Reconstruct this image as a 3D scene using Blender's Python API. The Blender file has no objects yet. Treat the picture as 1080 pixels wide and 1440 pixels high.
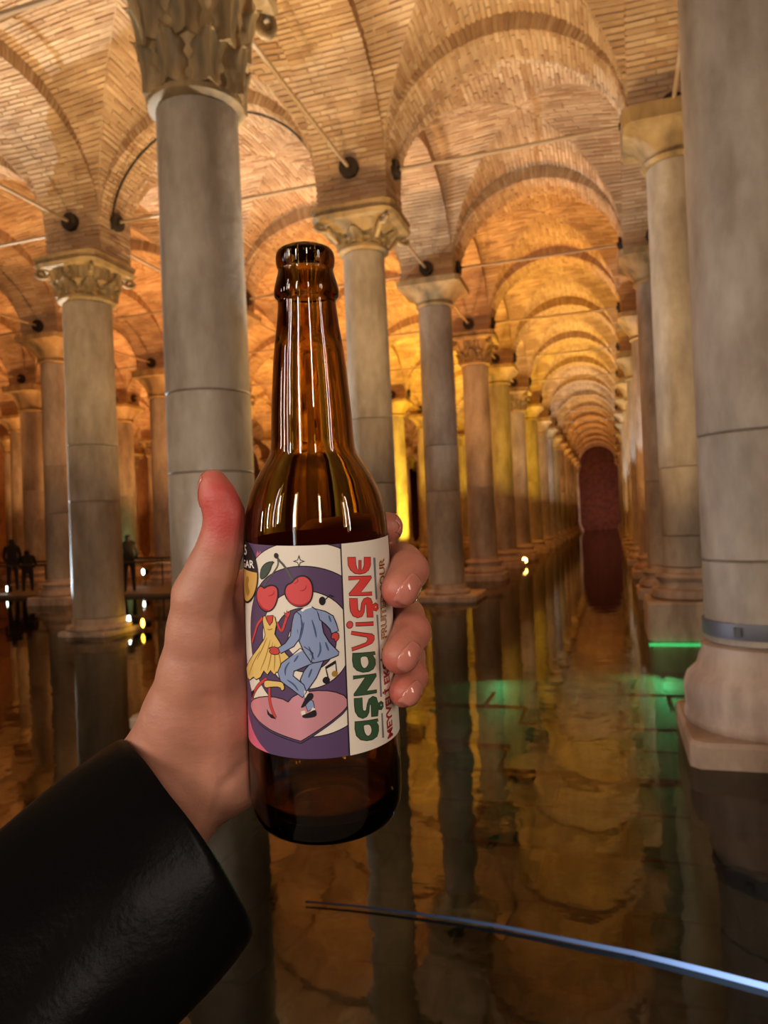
import bpy, bmesh, math, random
import numpy as np
from mathutils import Vector, Matrix
random.seed(7); rng = np.random.default_rng(7)
SC = bpy.context.scene
COL = SC.collection
# ------------------------------------------------------------------ camera
FPX = 1040.0
YAW = math.radians(17.2); PITCH = math.radians(0.83); ROLL = math.radians(-2.5)
CAMPOS = Vector((0, 0, 1.7))
CAMROT = Matrix.Rotation(YAW, 4, 'Z') @ Matrix.Rotation(math.pi/2 + PITCH, 4, 'X') @ Matrix.Rotation(ROLL, 4, 'Z')
CAMM = Matrix.Translation(CAMPOS) @ CAMROT
cd = bpy.data.cameras.new('camera'); cam = bpy.data.objects.new('camera', cd); COL.objects.link(cam)
cam.matrix_world = CAMM
cd.sensor_fit = 'HORIZONTAL'; cd.sensor_width = 36.0; cd.lens = 36.0*FPX/1080.0
cd.clip_start = 0.02; cd.clip_end = 400
cd.dof.use_dof = True; cd.dof.focus_distance = 0.30; cd.dof.aperture_fstop = 30.0
SC.camera = cam
SC.view_settings.view_transform = 'Standard'; SC.view_settings.look = 'None'
SC.view_settings.exposure = 0.0; SC.view_settings.gamma = 1.0
SC.view_settings.use_curve_mapping = False
SC.cycles.max_bounces = 12; SC.cycles.transmission_bounces = 10; SC.cycles.diffuse_bounces = 4
SC.cycles.transparent_max_bounces = 12; SC.cycles.sample_clamp_indirect = 4.0
SC.cycles.use_denoising = True
# ------------------------------------------------------------------ world: an even, dim glow of the unlit parts of the hall
w = bpy.data.worlds.new('world'); SC.world = w; w.use_nodes = True
w.node_tree.nodes['Background'].inputs[0].default_value = (1.0, 0.80, 0.60, 1)
w.node_tree.nodes['Background'].inputs[1].default_value = 0.10

def area_light(name, loc, target, power, color, size, size_y=None, spread=180):
    l = bpy.data.lights.new(name, 'AREA'); l.energy = power; l.color = color; l.size = size
    if size_y: l.shape = 'RECTANGLE'; l.size_y = size_y
    else: l.shape = 'DISK'
    l.spread = math.radians(spread)
    o = bpy.data.objects.new(name, l); COL.objects.link(o); o.location = loc
    d = Vector(target) - Vector(loc)
    o.rotation_euler = d.to_track_quat('-Z', 'Y').to_euler()
    return o
# unseen upright tube lights behind the camera, the warm ones added as fill
for lx, ly, lz, pw in ((-9.5, -2.6, 3.0, 130), (-6.5, -3.4, 3.2, 95), (-3.6, -3.8, 3.4, 85), (-0.9, -3.6, 3.0, 62), (2.2, -3.8, 3.3, 62), (5.2, -1.6, 2.9, 50)):
    area_light('unseen_tube_light', (lx, ly, lz), (lx*.5-1.0, 7, 2.4), pw, (1.0, 0.84, 0.68), 0.30, 2.2)
area_light('unseen_tube_light', (-0.75, -2.6, 2.0), (-0.1, 0.3, 1.6), 9, (.82, .88, 1.0), 0.16, 1.9)
area_light('unseen_tube_light', (4.4, -0.8, 2.7), (-0.2, 0.3, 1.6), 34, (1.0, 0.78, 0.66), 0.16, 2.4)
area_light('unseen_tube_light', (-2.9, -2.2, 3.0), (-0.1, 0.3, 1.6), 16, (1.0, 0.84, 0.74), 0.14, 2.2)

WARM = (1.0, 0.64, 0.32); TAN = (1.0, 0.68, 0.32); ORANGE = (1.0, 0.47, 0.16); YELLOW = (1.0, 0.62, 0.05)
WHITE = (1.0, 0.88, 0.78); COOL = (0.75, 0.88, 1.0); GREEN = (0.16, 1.0, 0.50)

# ------------------------------------------------------------------ materials
def new_mat(name):
    m = bpy.data.materials.new(name); m.use_nodes = True
    nt = m.node_tree; b = nt.nodes['Principled BSDF']
    return m, nt, b
def plain(name, col, rough=0.6, metal=0.0, spec=0.5, coat=0):
    m, nt, b = new_mat(name)
    b.inputs['Base Color'].default_value = (*col, 1); b.inputs['Roughness'].default_value = rough
    b.inputs['Metallic'].default_value = metal; b.inputs['Specular IOR Level'].default_value = spec
    b.inputs['Coat Weight'].default_value = coat
    return m
def srgb(r, g, b):
    f = lambda c: (c/255/12.92) if c/255 <= 0.04045 else ((c/255+0.055)/1.055)**2.4
    return (f(r), f(g), f(b))
def node(nt, t, **kw):
    n = nt.nodes.new(t)
    for k, v in kw.items(): setattr(n, k, v)
    return n
def noise_node(nt, scale, detail=5, coord='Object', stretch=(1, 1, 1), rough=0.55):
    tc = node(nt, 'ShaderNodeTexCoord'); mp = node(nt, 'ShaderNodeMapping')
    mp.inputs['Scale'].default_value = stretch
    nt.links.new(tc.outputs[coord], mp.inputs['Vector'])
    n = node(nt, 'ShaderNodeTexNoise'); n.inputs['Scale'].default_value = scale; n.inputs['Detail'].default_value = detail
    n.inputs['Roughness'].default_value = rough
    nt.links.new(mp.outputs[0], n.inputs['Vector'])
    return n
def ramp(nt, src, stops):
    r = node(nt, 'ShaderNodeValToRGB'); e = r.color_ramp.elements
    while len(e) < len(stops): e.new(0.5)
    for i, (p, c) in enumerate(stops): e[i].position = p; e[i].color = (*c, 1)
    nt.links.new(src, r.inputs[0]); return r
def mixc(nt, fac, a, b, mode='MIX'):
    m = node(nt, 'ShaderNodeMix', data_type='RGBA', blend_type=mode)
    if isinstance(fac, float): m.inputs[0].default_value = fac
    else: nt.links.new(fac, m.inputs[0])
    for s, v in ((6, a), (7, b)):
        if isinstance(v, tuple): m.inputs[s].default_value = (*v, 1)
        else: nt.links.new(v, m.inputs[s])
    return m.outputs[2]
def bump(nt, b, src, strength, dist=0.01):
    n = node(nt, 'ShaderNodeBump'); n.inputs['Strength'].default_value = strength; n.inputs['Distance'].default_value = dist
    nt.links.new(src, n.inputs['Height']); nt.links.new(n.outputs[0], b.inputs['Normal'])

def marble(name, c1, c2, c3, per_object=True):
    m, nt, b = new_mat(name)
    n1 = noise_node(nt, 1.6, 6, 'Object', (1.5, 1.5, 0.5))
    n2 = noise_node(nt, 9, 6, 'Object', (1, 1, 0.5))
    r1 = ramp(nt, n1.outputs[0], [(0.32, c3), (0.5, c1), (0.68, c2)])
    r2 = ramp(nt, n2.outputs[0], [(0.3, (0.80, 0.77, 0.73)), (0.62, (1, 1, 1))])
    o = mixc(nt, 0.75, r1.outputs[0], r2.outputs[0], 'MULTIPLY')
    if per_object:
        oi = node(nt, 'ShaderNodeObjectInfo')
        rr = ramp(nt, oi.outputs['Random'], [(0.0, (0.86, 0.80, 0.74)), (1.0, (1.06, 1.03, 1.0))])
        o = mixc(nt, 1.0, o, rr.outputs[0], 'MULTIPLY')
    nt.links.new(o, b.inputs['Base Color'])
    b.inputs['Roughness'].default_value = 0.62
    n3 = noise_node(nt, 9, 7); bump(nt, b, n3.outputs[0], 0.5, 0.02)
    return m
M_SHAFT = marble('weathered marble', srgb(176, 164, 148), srgb(198, 188, 172), srgb(142, 130, 114))
M_BASE = marble('worn pinkish marble', srgb(190, 170, 152), srgb(206, 188, 170), srgb(150, 126, 108))
M_CAP = marble('carved limestone', srgb(168, 142, 98), srgb(192, 166, 118), srgb(94, 86, 68))
M_CAPD = marble('dark carved recess', srgb(96, 86, 70), srgb(120, 106, 86), srgb(70, 66, 58))

def brick_mat(name, cols):
    m, nt, b = new_mat(name)
    g = node(nt, 'ShaderNodeNewGeometry')
    r = ramp(nt, g.outputs['Random Per Island'], [(i/(len(cols)-1), c) for i, c in enumerate(cols)])
    n = noise_node(nt, 1.1, 5)
    r2 = ramp(nt, n.outputs[0], [(0.35, (0.66, 0.60, 0.55)), (0.62, (1.05, 1.03, 1.0))])
    o = mixc(nt, 0.9, r.outputs[0], r2.outputs[0], 'MULTIPLY')
    nt.links.new(o, b.inputs['Base Color']); b.inputs['Roughness'].default_value = 0.85
    n3 = noise_node(nt, 30, 4); bump(nt, b, n3.outputs[0], 0.6, 0.01)
    return m
M_BRICK = brick_mat('old thin brick', [srgb(190, 158, 122), srgb(208, 178, 142), srgb(178, 142, 106), srgb(216, 190, 156), srgb(198, 164, 126)])
def mortar_mat(name, c1, c2):
    m, nt, b = new_mat(name)
    n = noise_node(nt, 2.5, 6); r = ramp(nt, n.outputs[0], [(0.3, c1), (0.7, c2)])
    nt.links.new(r.outputs[0], b.inputs['Base Color']); b.inputs['Roughness'].default_value = 0.9
    n3 = noise_node(nt, 18, 6); bump(nt, b, n3.outputs[0], 0.8, 0.015)
    return m
M_MORTAR = mortar_mat('lime mortar', srgb(158, 128, 96), srgb(206, 180, 144))
M_PLASTER = mortar_mat('red plastered end wall', srgb(96, 52, 40), srgb(128, 74, 56))
M_WALL = mortar_mat('rough brick wall', srgb(140, 96, 68), srgb(170, 126, 90))
M_IRON = plain('rusted iron', srgb(176, 150, 118), 0.5, 0.3)
M_DARKIRON = plain('dark iron', srgb(60, 50, 42), 0.6, 0.5)
M_STEEL = plain('steel band', srgb(104, 104, 108), 0.5, 0.5)
M_CABLE = plain('black cable', srgb(50, 42, 36), 0.6)
M_BLACK = plain('dark cloth', srgb(22, 20, 20), 0.9)
M_GREY = plain('grey cloth', srgb(70, 64, 60), 0.9)
M_DECK = plain('walkway boards', srgb(96, 86, 74), 0.7)
M_LAMP = plain('lamp housing', srgb(30, 30, 32), 0.4, 0.6)
def emis(name, col, s):
    m, nt, b = new_mat(name)
    b.inputs['Base Color'].default_value = (*col, 1)
    b.inputs['Emission Color'].default_value = (*col, 1); b.inputs['Emission Strength'].default_value = s
    return m

# ------------------------------------------------------------------ mesh helpers
def mesh_obj(name, verts, faces, mat=None, parent=None, smooth=False, kind=None):
    me = bpy.data.meshes.new(name); me.from_pydata([tuple(v) for v in verts], [], [tuple(f) for f in faces]); me.update()
    if mat:
        for q in (mat if isinstance(mat, (list, tuple)) else [mat]): me.materials.append(q)
    if smooth: me.polygons.foreach_set('use_smooth', [True]*len(me.polygons))
    o = bpy.data.objects.new(name, me); COL.objects.link(o)
    if parent: o.parent = parent
    if kind: o['kind'] = kind
    return o
def link_obj(name, me, parent=None, kind=None, loc=None):
    o = bpy.data.objects.new(name, me); COL.objects.link(o)
    if parent: o.parent = parent
    if kind: o['kind'] = kind
    if loc: o.location = loc
    return o
def empty(name, loc=(0, 0, 0)):
    o = bpy.data.objects.new(name, None); COL.objects.link(o); o.location = loc; o.empty_display_size = 0.1; return o
def tag(o, label, cat, group=None):
    o['label'] = label; o['category'] = cat
    if group: o['group'] = group
    return o
class MB:
    def __init__(s): s.v = []; s.f = []
    def add(s, vs, fs):
        n = len(s.v); s.v += [tuple(v) for v in vs]; s.f += [tuple(i+n for i in f) for f in fs]
    def box(s, c, h, M=None):
        vs = [Vector((c[0]+x*h[0], c[1]+y*h[1], c[2]+z*h[2])) for x in (-1, 1) for y in (-1, 1) for z in (-1, 1)]
        if M: vs = [M @ v for v in vs]
        s.add(vs, [(0, 1, 3, 2), (4, 6, 7, 5), (0, 4, 5, 1), (2, 3, 7, 6), (0, 2, 6, 4), (1, 5, 7, 3)])
    def hexa(s, p):  # 8 corner points, lower four then upper four
        s.add(p, [(3, 2, 1, 0), (4, 5, 6, 7), (0, 1, 5, 4), (1, 2, 6, 5), (2, 3, 7, 6), (3, 0, 4, 7)])
    def tube(s, pts, r, n=8, caps=True):
        pts = [Vector(p) for p in pts]; rr = r if isinstance(r, (list, tuple)) else [r]*len(pts)
        prev = None; rings = []
        for i, p in enumerate(pts):
            t = (pts[min(i+1, len(pts)-1)] - pts[max(i-1, 0)]).normalized()
            if prev is None: a = t.orthogonal().normalized()
            else: a = (prev - t*prev.dot(t)).normalized()
            prev = a; b = t.cross(a)
            rings.append([p + (a*math.cos(2*math.pi*k/n) + b*math.sin(2*math.pi*k/n))*rr[i] for k in range(n)])
        vs = [v for g in rings for v in g]; fs = []
        for i in range(len(rings)-1):
            for k in range(n):
                fs.append((i*n+k, i*n+(k+1) % n, (i+1)*n+(k+1) % n, (i+1)*n+k))
        if caps: fs.append(tuple(range(n))[::-1]); fs.append(tuple((len(rings)-1)*n+k for k in range(n)))
        s.add(vs, fs)
    def lathe(s, prof, n=32, cap=True):
        vs = []; fs = []
        for (r, z) in prof:
            for k in range(n):
                a = 2*math.pi*k/n; vs.append((r*math.cos(a), r*math.sin(a), z))
        for i in range(len(prof)-1):
            for k in range(n):
                fs.append((i*n+k, i*n+(k+1) % n, (i+1)*n+(k+1) % n, (i+1)*n+k))
        if cap:
            fs.append(tuple(range(n))[::-1]); fs.append(tuple((len(prof)-1)*n+k for k in range(n)))
        s.add(vs, fs)
    def mesh(s, name, mat, smooth=False):
        me = bpy.data.meshes.new(name); me.from_pydata(s.v, [], s.f); me.update()
        for q in (mat if isinstance(mat, (list, tuple)) else [mat]): me.materials.append(q)
        if smooth: me.polygons.foreach_set('use_smooth', [True]*len(me.polygons))
        return me
def autosmooth(me, deg=35):
    bm = bmesh.new(); bm.from_mesh(me)
    for f in bm.faces: f.smooth = True
    c = math.radians(deg)
    for e in bm.edges:
        if len(e.link_faces) == 2 and e.calc_face_angle(0) > c: e.smooth = False
    bm.to_mesh(me); bm.free(); return me

# ------------------------------------------------------------------ camera rays
R3 = np.array(CAMROT.to_3x3())
def ray(px, py):
    d = R3 @ np.array([(px-540)/FPX, -(py-720)/FPX, -1.0]); return d
def on_plane(px, py, z=0.0):
    d = ray(px, py); t = (z-CAMPOS.z)/d[2]; return Vector((CAMPOS.x+d[0]*t, CAMPOS.y+d[1]*t, z))
def at_depth(px, py, dep):
    d = ray(px, py); return Vector((d[0]*dep+CAMPOS.x, d[1]*dep+CAMPOS.y, d[2]*dep+CAMPOS.z))

# ================================================================== SETTING
S = 6.45            # springing height of arches above the water
HP = 0.55; HY = 0.40   # half the pier width across the hall and along it
YS = [1.3 + 4.8*k for k in range(17)]            # rows across the hall
XS = [6.05, 1.0, -3.55, -8.6, -13.65, -18.7, -23.75, -28.8]
# water
def water_mat():
    m = bpy.data.materials.new('shallow murky water'); m.use_nodes = True; nt = m.node_tree
    nt.nodes.clear()
    out = node(nt, 'ShaderNodeOutputMaterial'); mix = node(nt, 'ShaderNodeMixShader')
    tr = node(nt, 'ShaderNodeBsdfTransparent'); tr.inputs[0].default_value = (0.17, 0.165, 0.105, 1)
    gl = node(nt, 'ShaderNodeBsdfGlossy'); gl.inputs['Roughness'].default_value = 0.035; gl.inputs['Color'].default_value = (0.76, 0.72, 0.62, 1)
    fr = node(nt, 'ShaderNodeFresnel'); fr.inputs['IOR'].default_value = 1.52
    n = noise_node(nt, 1.6, 2, 'Object', (1, 1, 1)); n2 = noise_node(nt, 9, 2)
    ad = node(nt, 'ShaderNodeMath', operation='MULTIPLY_ADD'); ad.inputs[1].default_value = 0.12
    nt.links.new(n2.outputs[0], ad.inputs[0]); nt.links.new(n.outputs[0], ad.inputs[2])
    bp = node(nt, 'ShaderNodeBump'); bp.inputs['Strength'].default_value = 0.35; bp.inputs['Distance'].default_value = 0.012
    nt.links.new(ad.outputs[0], bp.inputs['Height'])
    nt.links.new(bp.outputs[0], gl.inputs['Normal']); nt.links.new(bp.outputs[0], fr.inputs['Normal'])
    nt.links.new(fr.outputs[0], mix.inputs[0]); nt.links.new(tr.outputs[0], mix.inputs[1]); nt.links.new(gl.outputs[0], mix.inputs[2])
    nt.links.new(mix.outputs[0], out.inputs[0]); return m
X0, X1, Y0, Y1 = -31.3, 8.6, -5.0, 80.5
mesh_obj('water', [(X0, Y0, 0), (X1, Y0, 0), (X1, Y1, 0), (X0, Y1, 0)], [(0, 1, 2, 3)], water_mat(), kind='structure')
# floor below the water, with stone slabs near the camera
M_SLAB = marble('wet paving stone', srgb(70, 66, 52), srgb(86, 80, 64), srgb(54, 50, 38))
M_FLOOR = mortar_mat('silt covered bed', srgb(58, 48, 34), srgb(84, 72, 50))
floor = mesh_obj('floor', [(X0, Y0, -0.42), (X1, Y0, -0.42), (X1, Y1, -0.42), (X0, Y1, -0.42)], [(0, 1, 2, 3)], M_FLOOR, kind='structure')
slab = MB(); slab.hexa([(-.47, -.33, 0), (.47, -.33, 0), (.47, .33, 0), (-.47, .33, 0), (-.46, -.32, .06), (.46, -.32, .06), (.46, .32, .06), (-.46, .32, .06)])
slab_me = slab.mesh('paving_slab', M_SLAB)
for iy in range(13):
    for ix in range(7):
        x = -2.9 + ix*0.97 + (0.45 if iy % 2 else 0); y = 1.6 + iy*0.69
        o = link_obj('paving_slab', slab_me, floor, loc=(x, y, -0.42 + random.uniform(-.03, .015)))
        o.rotation_euler = (random.uniform(-.01, .01), random.uniform(-.01, .01), random.uniform(-.012, .012))
# walls
def wallbox(name, c, h, mat):
    b = MB(); b.box(c, h); return link_obj(name, b.mesh(name, mat), kind='structure')
wallbox('wall_far', ((X0+X1)/2, Y1+0.3, 4.2), ((X1-X0)/2, 0.3, 5), M_PLASTER)
wallbox('wall_left', (X0-0.3, (Y0+Y1)/2, 4.2), (0.3, (Y1-Y0)/2, 5), M_WALL)
wallbox('wall_right', (X1+0.3, (Y0+Y1)/2, 4.2), (0.3, (Y1-Y0)/2, 5), M_WALL)
wallbox('wall_near', ((X0+X1)/2, Y0-0.3, 4.2), ((X1-X0)/2, 0.3, 5), M_WALL)

# ---- vault webs: mortar skin plus thin bricks laid in courses
RISE_V = 1.90; RISE_A = 1.64; STILT = 0.50
def vault_meshes(a, b):
    sk = MB(); br = MB()
    def zb(x, hw): return S + STILT + RISE_V*math.sqrt(max(0, 1-(x/hw)**2))
    def web(axis, sgn):
        hw, ln = (a, b) if axis == 0 else (b, a)
        def P(ph, f, off=0.0):      # ph: angle across barrel, f: 0 at groin .. 1 at edge
            x = hw*math.sin(ph); z = S + STILT + RISE_V*math.cos(ph)
            y0 = ln*abs(math.sin(ph)); y = y0 + (ln+0.02-y0)*f
            dome = 0.16*(1-(x/hw)**2)*(1-(y/ln)**2) if y < ln else 0
            nx, nz = -math.sin(ph)/hw, -math.cos(ph)/RISE_V; l = math.hypot(nx, nz)
            x += nx/l*off; z += nz/l*off + max(0, dome)
            y *= sgn
            return (x, y, z) if axis == 0 else (y, x, z)
        N = 24; K = 5
        vs = [P(-math.pi/2 + math.pi*i/N, k/K) for i in range(N+1) for k in range(K+1)]
        fs = [(i*(K+1)+k, i*(K+1)+k+1, (i+1)*(K+1)+k+1, (i+1)*(K+1)+k) for i in range(N) for k in range(K)]
        sk.add(vs, fs)
        # courses at equal arc length
        M = 400; ph = np.linspace(-math.pi/2, math.pi/2, M)
        arc = np.concatenate([[0], np.cumsum(np.hypot(np.diff(hw*np.sin(ph)), np.diff(RISE_V*np.cos(ph))))])
        nc = int(arc[-1]/0.078)
        for c in range(nc):
            s0 = arc[-1]*c/nc + 0.012; s1 = arc[-1]*(c+1)/nc - 0.012
            p0 = np.interp(s0, arc, ph); p1 = np.interp(s1, arc, ph); pm = (p0+p1)/2
            y0 = ln*abs(math.sin(pm)); L = ln - y0
            if L < 0.08: continue
            nb = max(1, round(L/0.36)); cuts = [(j + (0.5 if c % 2 and nb > 1 else 0))/nb for j in range(nb+1)]
            cuts = [0.0] + [q for q in cuts if 0.02 < q < 0.98] + [1.0]
            for j in range(len(cuts)-1):
                f0 = cuts[j] + 0.012/L; f1 = cuts[j+1] - 0.012/L
                if f1-f0 < 0.02: continue
                d = random.uniform(0.010, 0.028); sl = random.uniform(-.006, .006)
                q = [P(p0, f0, -0.01), P(p1, f0, -0.01), P(p1, f1, -0.01), P(p0, f1, -0.01), P(p0, f0, d), P(p1, f0, d+sl), P(p1, f1, d-sl), P(p0, f1, d)]
                br.add(q, [(4, 5, 6, 7), (0, 1, 5, 4), (1, 2, 6, 5), (2, 3, 7, 6), (3, 0, 4, 7)])
    for ax in (0, 1):
        for sg in (-1, 1): web(ax, sg)
    return autosmooth(sk.mesh('vault', M_MORTAR), 40), br.mesh('vault_brickwork', M_BRICK)
# ---- an arch band: solid with an elliptical opening, hw = half clear span, running along local x, thick 2*HP along local y
def arch_meshes(hw, HP):
    sk = MB(); br = MB(); top = 9.15; N = 36
    pts = [(-hw*math.cos(math.pi*i/N), S+STILT+RISE_A*math.sin(math.pi*i/N)) for i in range(N+1)]
    n = len(pts); vs = []
    for (x, z) in pts:
        vs += [(x, -HP, z), (x, HP, z), (x, -HP, top), (x, HP, top)]
    fs = []
    for i in range(n-1):
        a, b = i*4, (i+1)*4
        fs += [(a, b, b+1, a+1), (a, a+2, b+2, b), (a+1, b+1, b+3, a+3)]
    sk.add(vs, fs)
    ph = np.linspace(0, math.pi, 400); arc = np.concatenate([[0], np.cumsum(np.hypot(np.diff(hw*np.cos(ph)), np.diff(RISE_A*np.sin(ph))))])
    nc = int(arc[-1]/0.074)
    def PP(p, off):
        nx, nz = -math.cos(p)/hw, math.sin(p)/RISE_A; l = math.hypot(nx, nz)
        return (-hw*math.cos(p) + nx/l*off, S+STILT+RISE_A*math.sin(p) + nz/l*off)
    for c in range(nc):
        p0 = np.interp(arc[-1]*c/nc+0.011, arc, ph); p1 = np.interp(arc[-1]*(c+1)/nc-0.011, arc, ph)
        ys = [-HP-.014, -0.18, 0.19, HP+.014] if c % 2 else [-HP-.014, -0.30, 0.05, 0.32, HP+.014]
        for j in range(len(ys)-1):
            d = random.uniform(.008, .024)
            face = j in (0, len(ys)-2)
            o1 = 0.40 if face else 0.05
            a0, b0, a1, b1 = PP(p0, -d), PP(p1, -d), PP(p0, o1), PP(p1, o1)
            y0 = ys[j] + (0.01 if j else random.uniform(-.006, .006)); y1 = ys[j+1] - (0.01 if j < len(ys)-2 else random.uniform(-.006, .006))
            br.hexa([(a0[0], y0, a0[1]), (b0[0], y0, b0[1]), (b0[0], y1, b0[1]), (a0[0], y1, a0[1]),
                     (a1[0], y0, a1[1]), (b1[0], y0, b1[1]), (b1[0], y1, b1[1]), (a1[0], y1, a1[1])])
    return autosmooth(sk.mesh('arch', M_MORTAR), 40), br.mesh('arch_brickwork', M_BRICK)
GX = {4.55: None, 5.05: None}
for wdt in GX: GX[wdt] = (vault_meshes(wdt/2-HP, 4.8/2-HY), arch_meshes(wdt/2-HP, HY))
ARY = arch_meshes(4.8/2-HY, HP)
def pier_meshes(z0):
    pier = MB(); pier.box((0, 0, (z0+9.15)/2), (HP-.001, HY-.001, (9.15-z0)/2)); b = MB(); z = z0+.02; c = 0
    while z < S+STILT+.25:
        for s in (-1, 1):
            for (L, W, fl) in ((HP, HY, 0), (HY, HP, 1)):
                n = 4 if L > .5 else 3; e = [-L-.012] + [-L + 2*L*(k+(.5 if c % 2 else 0))/n for k in range(0 if c % 2 else 1, n)] + [L+.012]
                for k in range(len(e)-1):
                    d = W + random.uniform(.006, .022); a0, a1 = e[k]+.008, e[k+1]-.008
                    q = [(a0, W-.02, z), (a1, W-.02, z), (a1, d, z), (a0, d, z), (a0, W-.02, z+.052), (a1, W-.02, z+.052), (a1, d, z+.052), (a0, d, z+.052)]
                    q = [((x, y*s, h) if not fl else (y*s, x, h)) for x, y, h in q]; b.hexa(q)
        z += .078; c += 1
    return pier.mesh('pier', M_MORTAR), b.mesh('pier_brickwork', M_BRICK)
PM = {}
ceiling = empty('ceiling'); ceiling['kind'] = 'structure'
def in_view(x, y):
    if y < 1: return False
    return abs(x) < 1e9
def keep(x, y):
    # the hall fans out to the left as far as the photograph looks
    return x > -0.98*y - 8.5
for j, y in enumerate(YS):
    for i, x in enumerate(XS):
        if not keep(x, y): continue
        z0 = 7.0 if (i, j) == (1, 2) else 6.9 if (i, j) == (2, 1) else S if j <= 2 else 6.8
        if z0 not in PM: PM[z0] = pier_meshes(z0)
        pr = link_obj('pier', PM[z0][0], ceiling, loc=(x, y, 0)); link_obj('pier_brickwork', PM[z0][1], pr, 'stuff')
        if i+1 < len(XS) and keep(XS[i+1], y):            # arch across the hall (runs along X)
            wd = round(x-XS[i+1], 2); ar = GX[wd][1]
            a = link_obj('arch', ar[0], ceiling, loc=((x+XS[i+1])/2, y, 0)); link_obj('arch_brickwork', ar[1], a, 'stuff')
        if j+1 < len(YS):
            a = link_obj('arch', ARY[0], ceiling, loc=(x, y+2.4, 0)); a.rotation_euler.z = math.pi/2; link_obj('arch_brickwork', ARY[1], a, 'stuff')
            if i+1 < len(XS) and keep(XS[i+1], y):
                wd = round(x-XS[i+1], 2); vm = GX[wd][0]
                v = link_obj('vault', vm[0], ceiling, loc=((x+XS[i+1])/2, y+2.4, 0)); link_obj('vault_brickwork', vm[1], v, 'stuff')
wallbox('roof_slab', ((X0+X1)/2, (Y0+Y1)/2, 9.4), ((X1-X0)/2, (Y1-Y0)/2, 0.2), M_MORTAR)

# ================================================================== COLUMNS
def drum_mesh(r0, r1, z0, z1, zb, zt):
    rr = lambda z: r0 + (r1-r0)*((z-zb)/(zt-zb))
    e = 0.012
    prof = [(rr(z0)-0.03, z0), (rr(z0)-0.010, z0+0.004), (rr(z0), z0+e)]
    for k in range(1, 6): z = z0 + (z1-z0)*k/6; prof.append((rr(z), z))
    prof += [(rr(z1), z1-e), (rr(z1)-0.010, z1-0.004), (rr(z1)-0.03, z1)]
    b = MB(); b.lathe(prof, 40); return autosmooth(b.mesh('shaft_drum', M_SHAFT), 50)
def sq(t, n, r):    # superellipse point: n=2 circle, large n = square
    c, s = math.cos(t), math.sin(t)
    k = (abs(c)**n + abs(s)**n)**(-1.0/n); return (r*k*c, r*k*s)
def loft(rows, N=48, cap=True):
    b = MB(); vs = []
    for (z, r, n) in rows:
        for k in range(N): x, y = sq(2*math.pi*k/N + math.pi/N, n, r); vs.append((x, y, z))
    fs = []
    for i in range(len(rows)-1):
        for k in range(N): fs.append((i*N+k, i*N+(k+1) % N, (i+1)*N+(k+1) % N, (i+1)*N+k))
    if cap: fs.append(tuple(range(N))[::-1]); fs.append(tuple((len(rows)-1)*N+k for k in range(N)))
    b.add(vs, fs); return b
def plain_capital(zb, r, S):
    return autosmooth(loft([(zb, r, 2), (zb+0.03, r+.05, 2), (zb+.07, r+.05, 2), (zb+.09, r+.02, 2.1), (zb*.6+S*.4, r+.10, 2.6), (zb*.4+S*.6, r+.20, 3.6),
                            (S-.14, .64, 9), (S-.12, .68, 14), (S, .69, 16)]).mesh('capital', M_CAP), 35)
def basket_capital(zb, r, S):
    return autosmooth(loft([(zb, r+.04, 2), (zb+.05, r+.07, 2), (zb+.09, r+.03, 2), (zb*.6+S*.4, r+.10, 2.2), (zb*.4+S*.6, r+.18, 2.8), (S-.22, .60, 5), (S-.2, .66, 10), (S, .68, 14)]).mesh('capital', M_CAP), 35)
def carved_bell(zb, r, S):
    return autosmooth(loft([(zb, r+.02, 2), (zb+.03, r+.07, 2), (zb+.08, r+.07, 2), (zb+.11, r+.03, 2), (zb+.25, r+.04, 2), ((zb+S)/2-.05, r+.09, 2.2), (S-.2, .52, 3.5),
                            (S-.19, .63, 6), (S-.13, .66, 7), (S-.11, .62, 9), (S, .64, 12)]).mesh('capital', M_CAP), 35)
def leaf_mesh(w, h, out):
    # an upright acanthus leaf that curls outwards at its tip: local x across, y outwards, z up
    b = MB(); NU, NV = 10, 10; vs = []
    for k in range(NV+1):
        v = k/NV
        wz = w*(0.80+0.16*math.sin(v*math.pi))*math.sqrt(max(.03, 1-(max(0, v-.55)/.45)**2.2))
        z = h*(v if v < .8 else .8+.2*math.sin((v-.8)/.2*math.pi*.7)*.55); y = 0.02 + out*(v**2.6)*1.0
        for i in range(NU+1):
            u = -1+2*i/NU
            lob = 1+0.16*math.sin(v*19)*abs(u)
            y2 = y + 0.035*(1-abs(u)**1.2) + 0.012*math.cos(u*9.4)
            vs.append((u*wz*lob, y2 - 0.05*abs(u)**2, z - 0.05*abs(u)))
    n = len(vs); vs += [(x, -0.10, z) for (x, y, z) in vs]
    fs = []
    for k in range(NV):
        for i in range(NU):
            q = k*(NU+1)+i; fs.append((q, q+1, q+NU+2, q+NU+1)); fs.append((n+q+NU+1, n+q+NU+2, n+q+1, n+q))
    for k in range(NV):
        q = k*(NU+1); fs.append((q, q+NU+1, n+q+NU+1, n+q)); q += NU; fs.append((n+q, n+q+NU+1, q+NU+1, q))
    for i in range(NU):
        q = i; fs.append((n+q, n+q+1, q+1, q)); q = NV*(NU+1)+i; fs.append((q, q+1, n+q+1, n+q))
    b.add(vs, fs); return autosmooth(b.mesh('acanthus_leaf', M_CAP), 60)
LEAF1 = leaf_mesh(.155, .40, .10); LEAF2 = leaf_mesh(.17, .46, .13)
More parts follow.
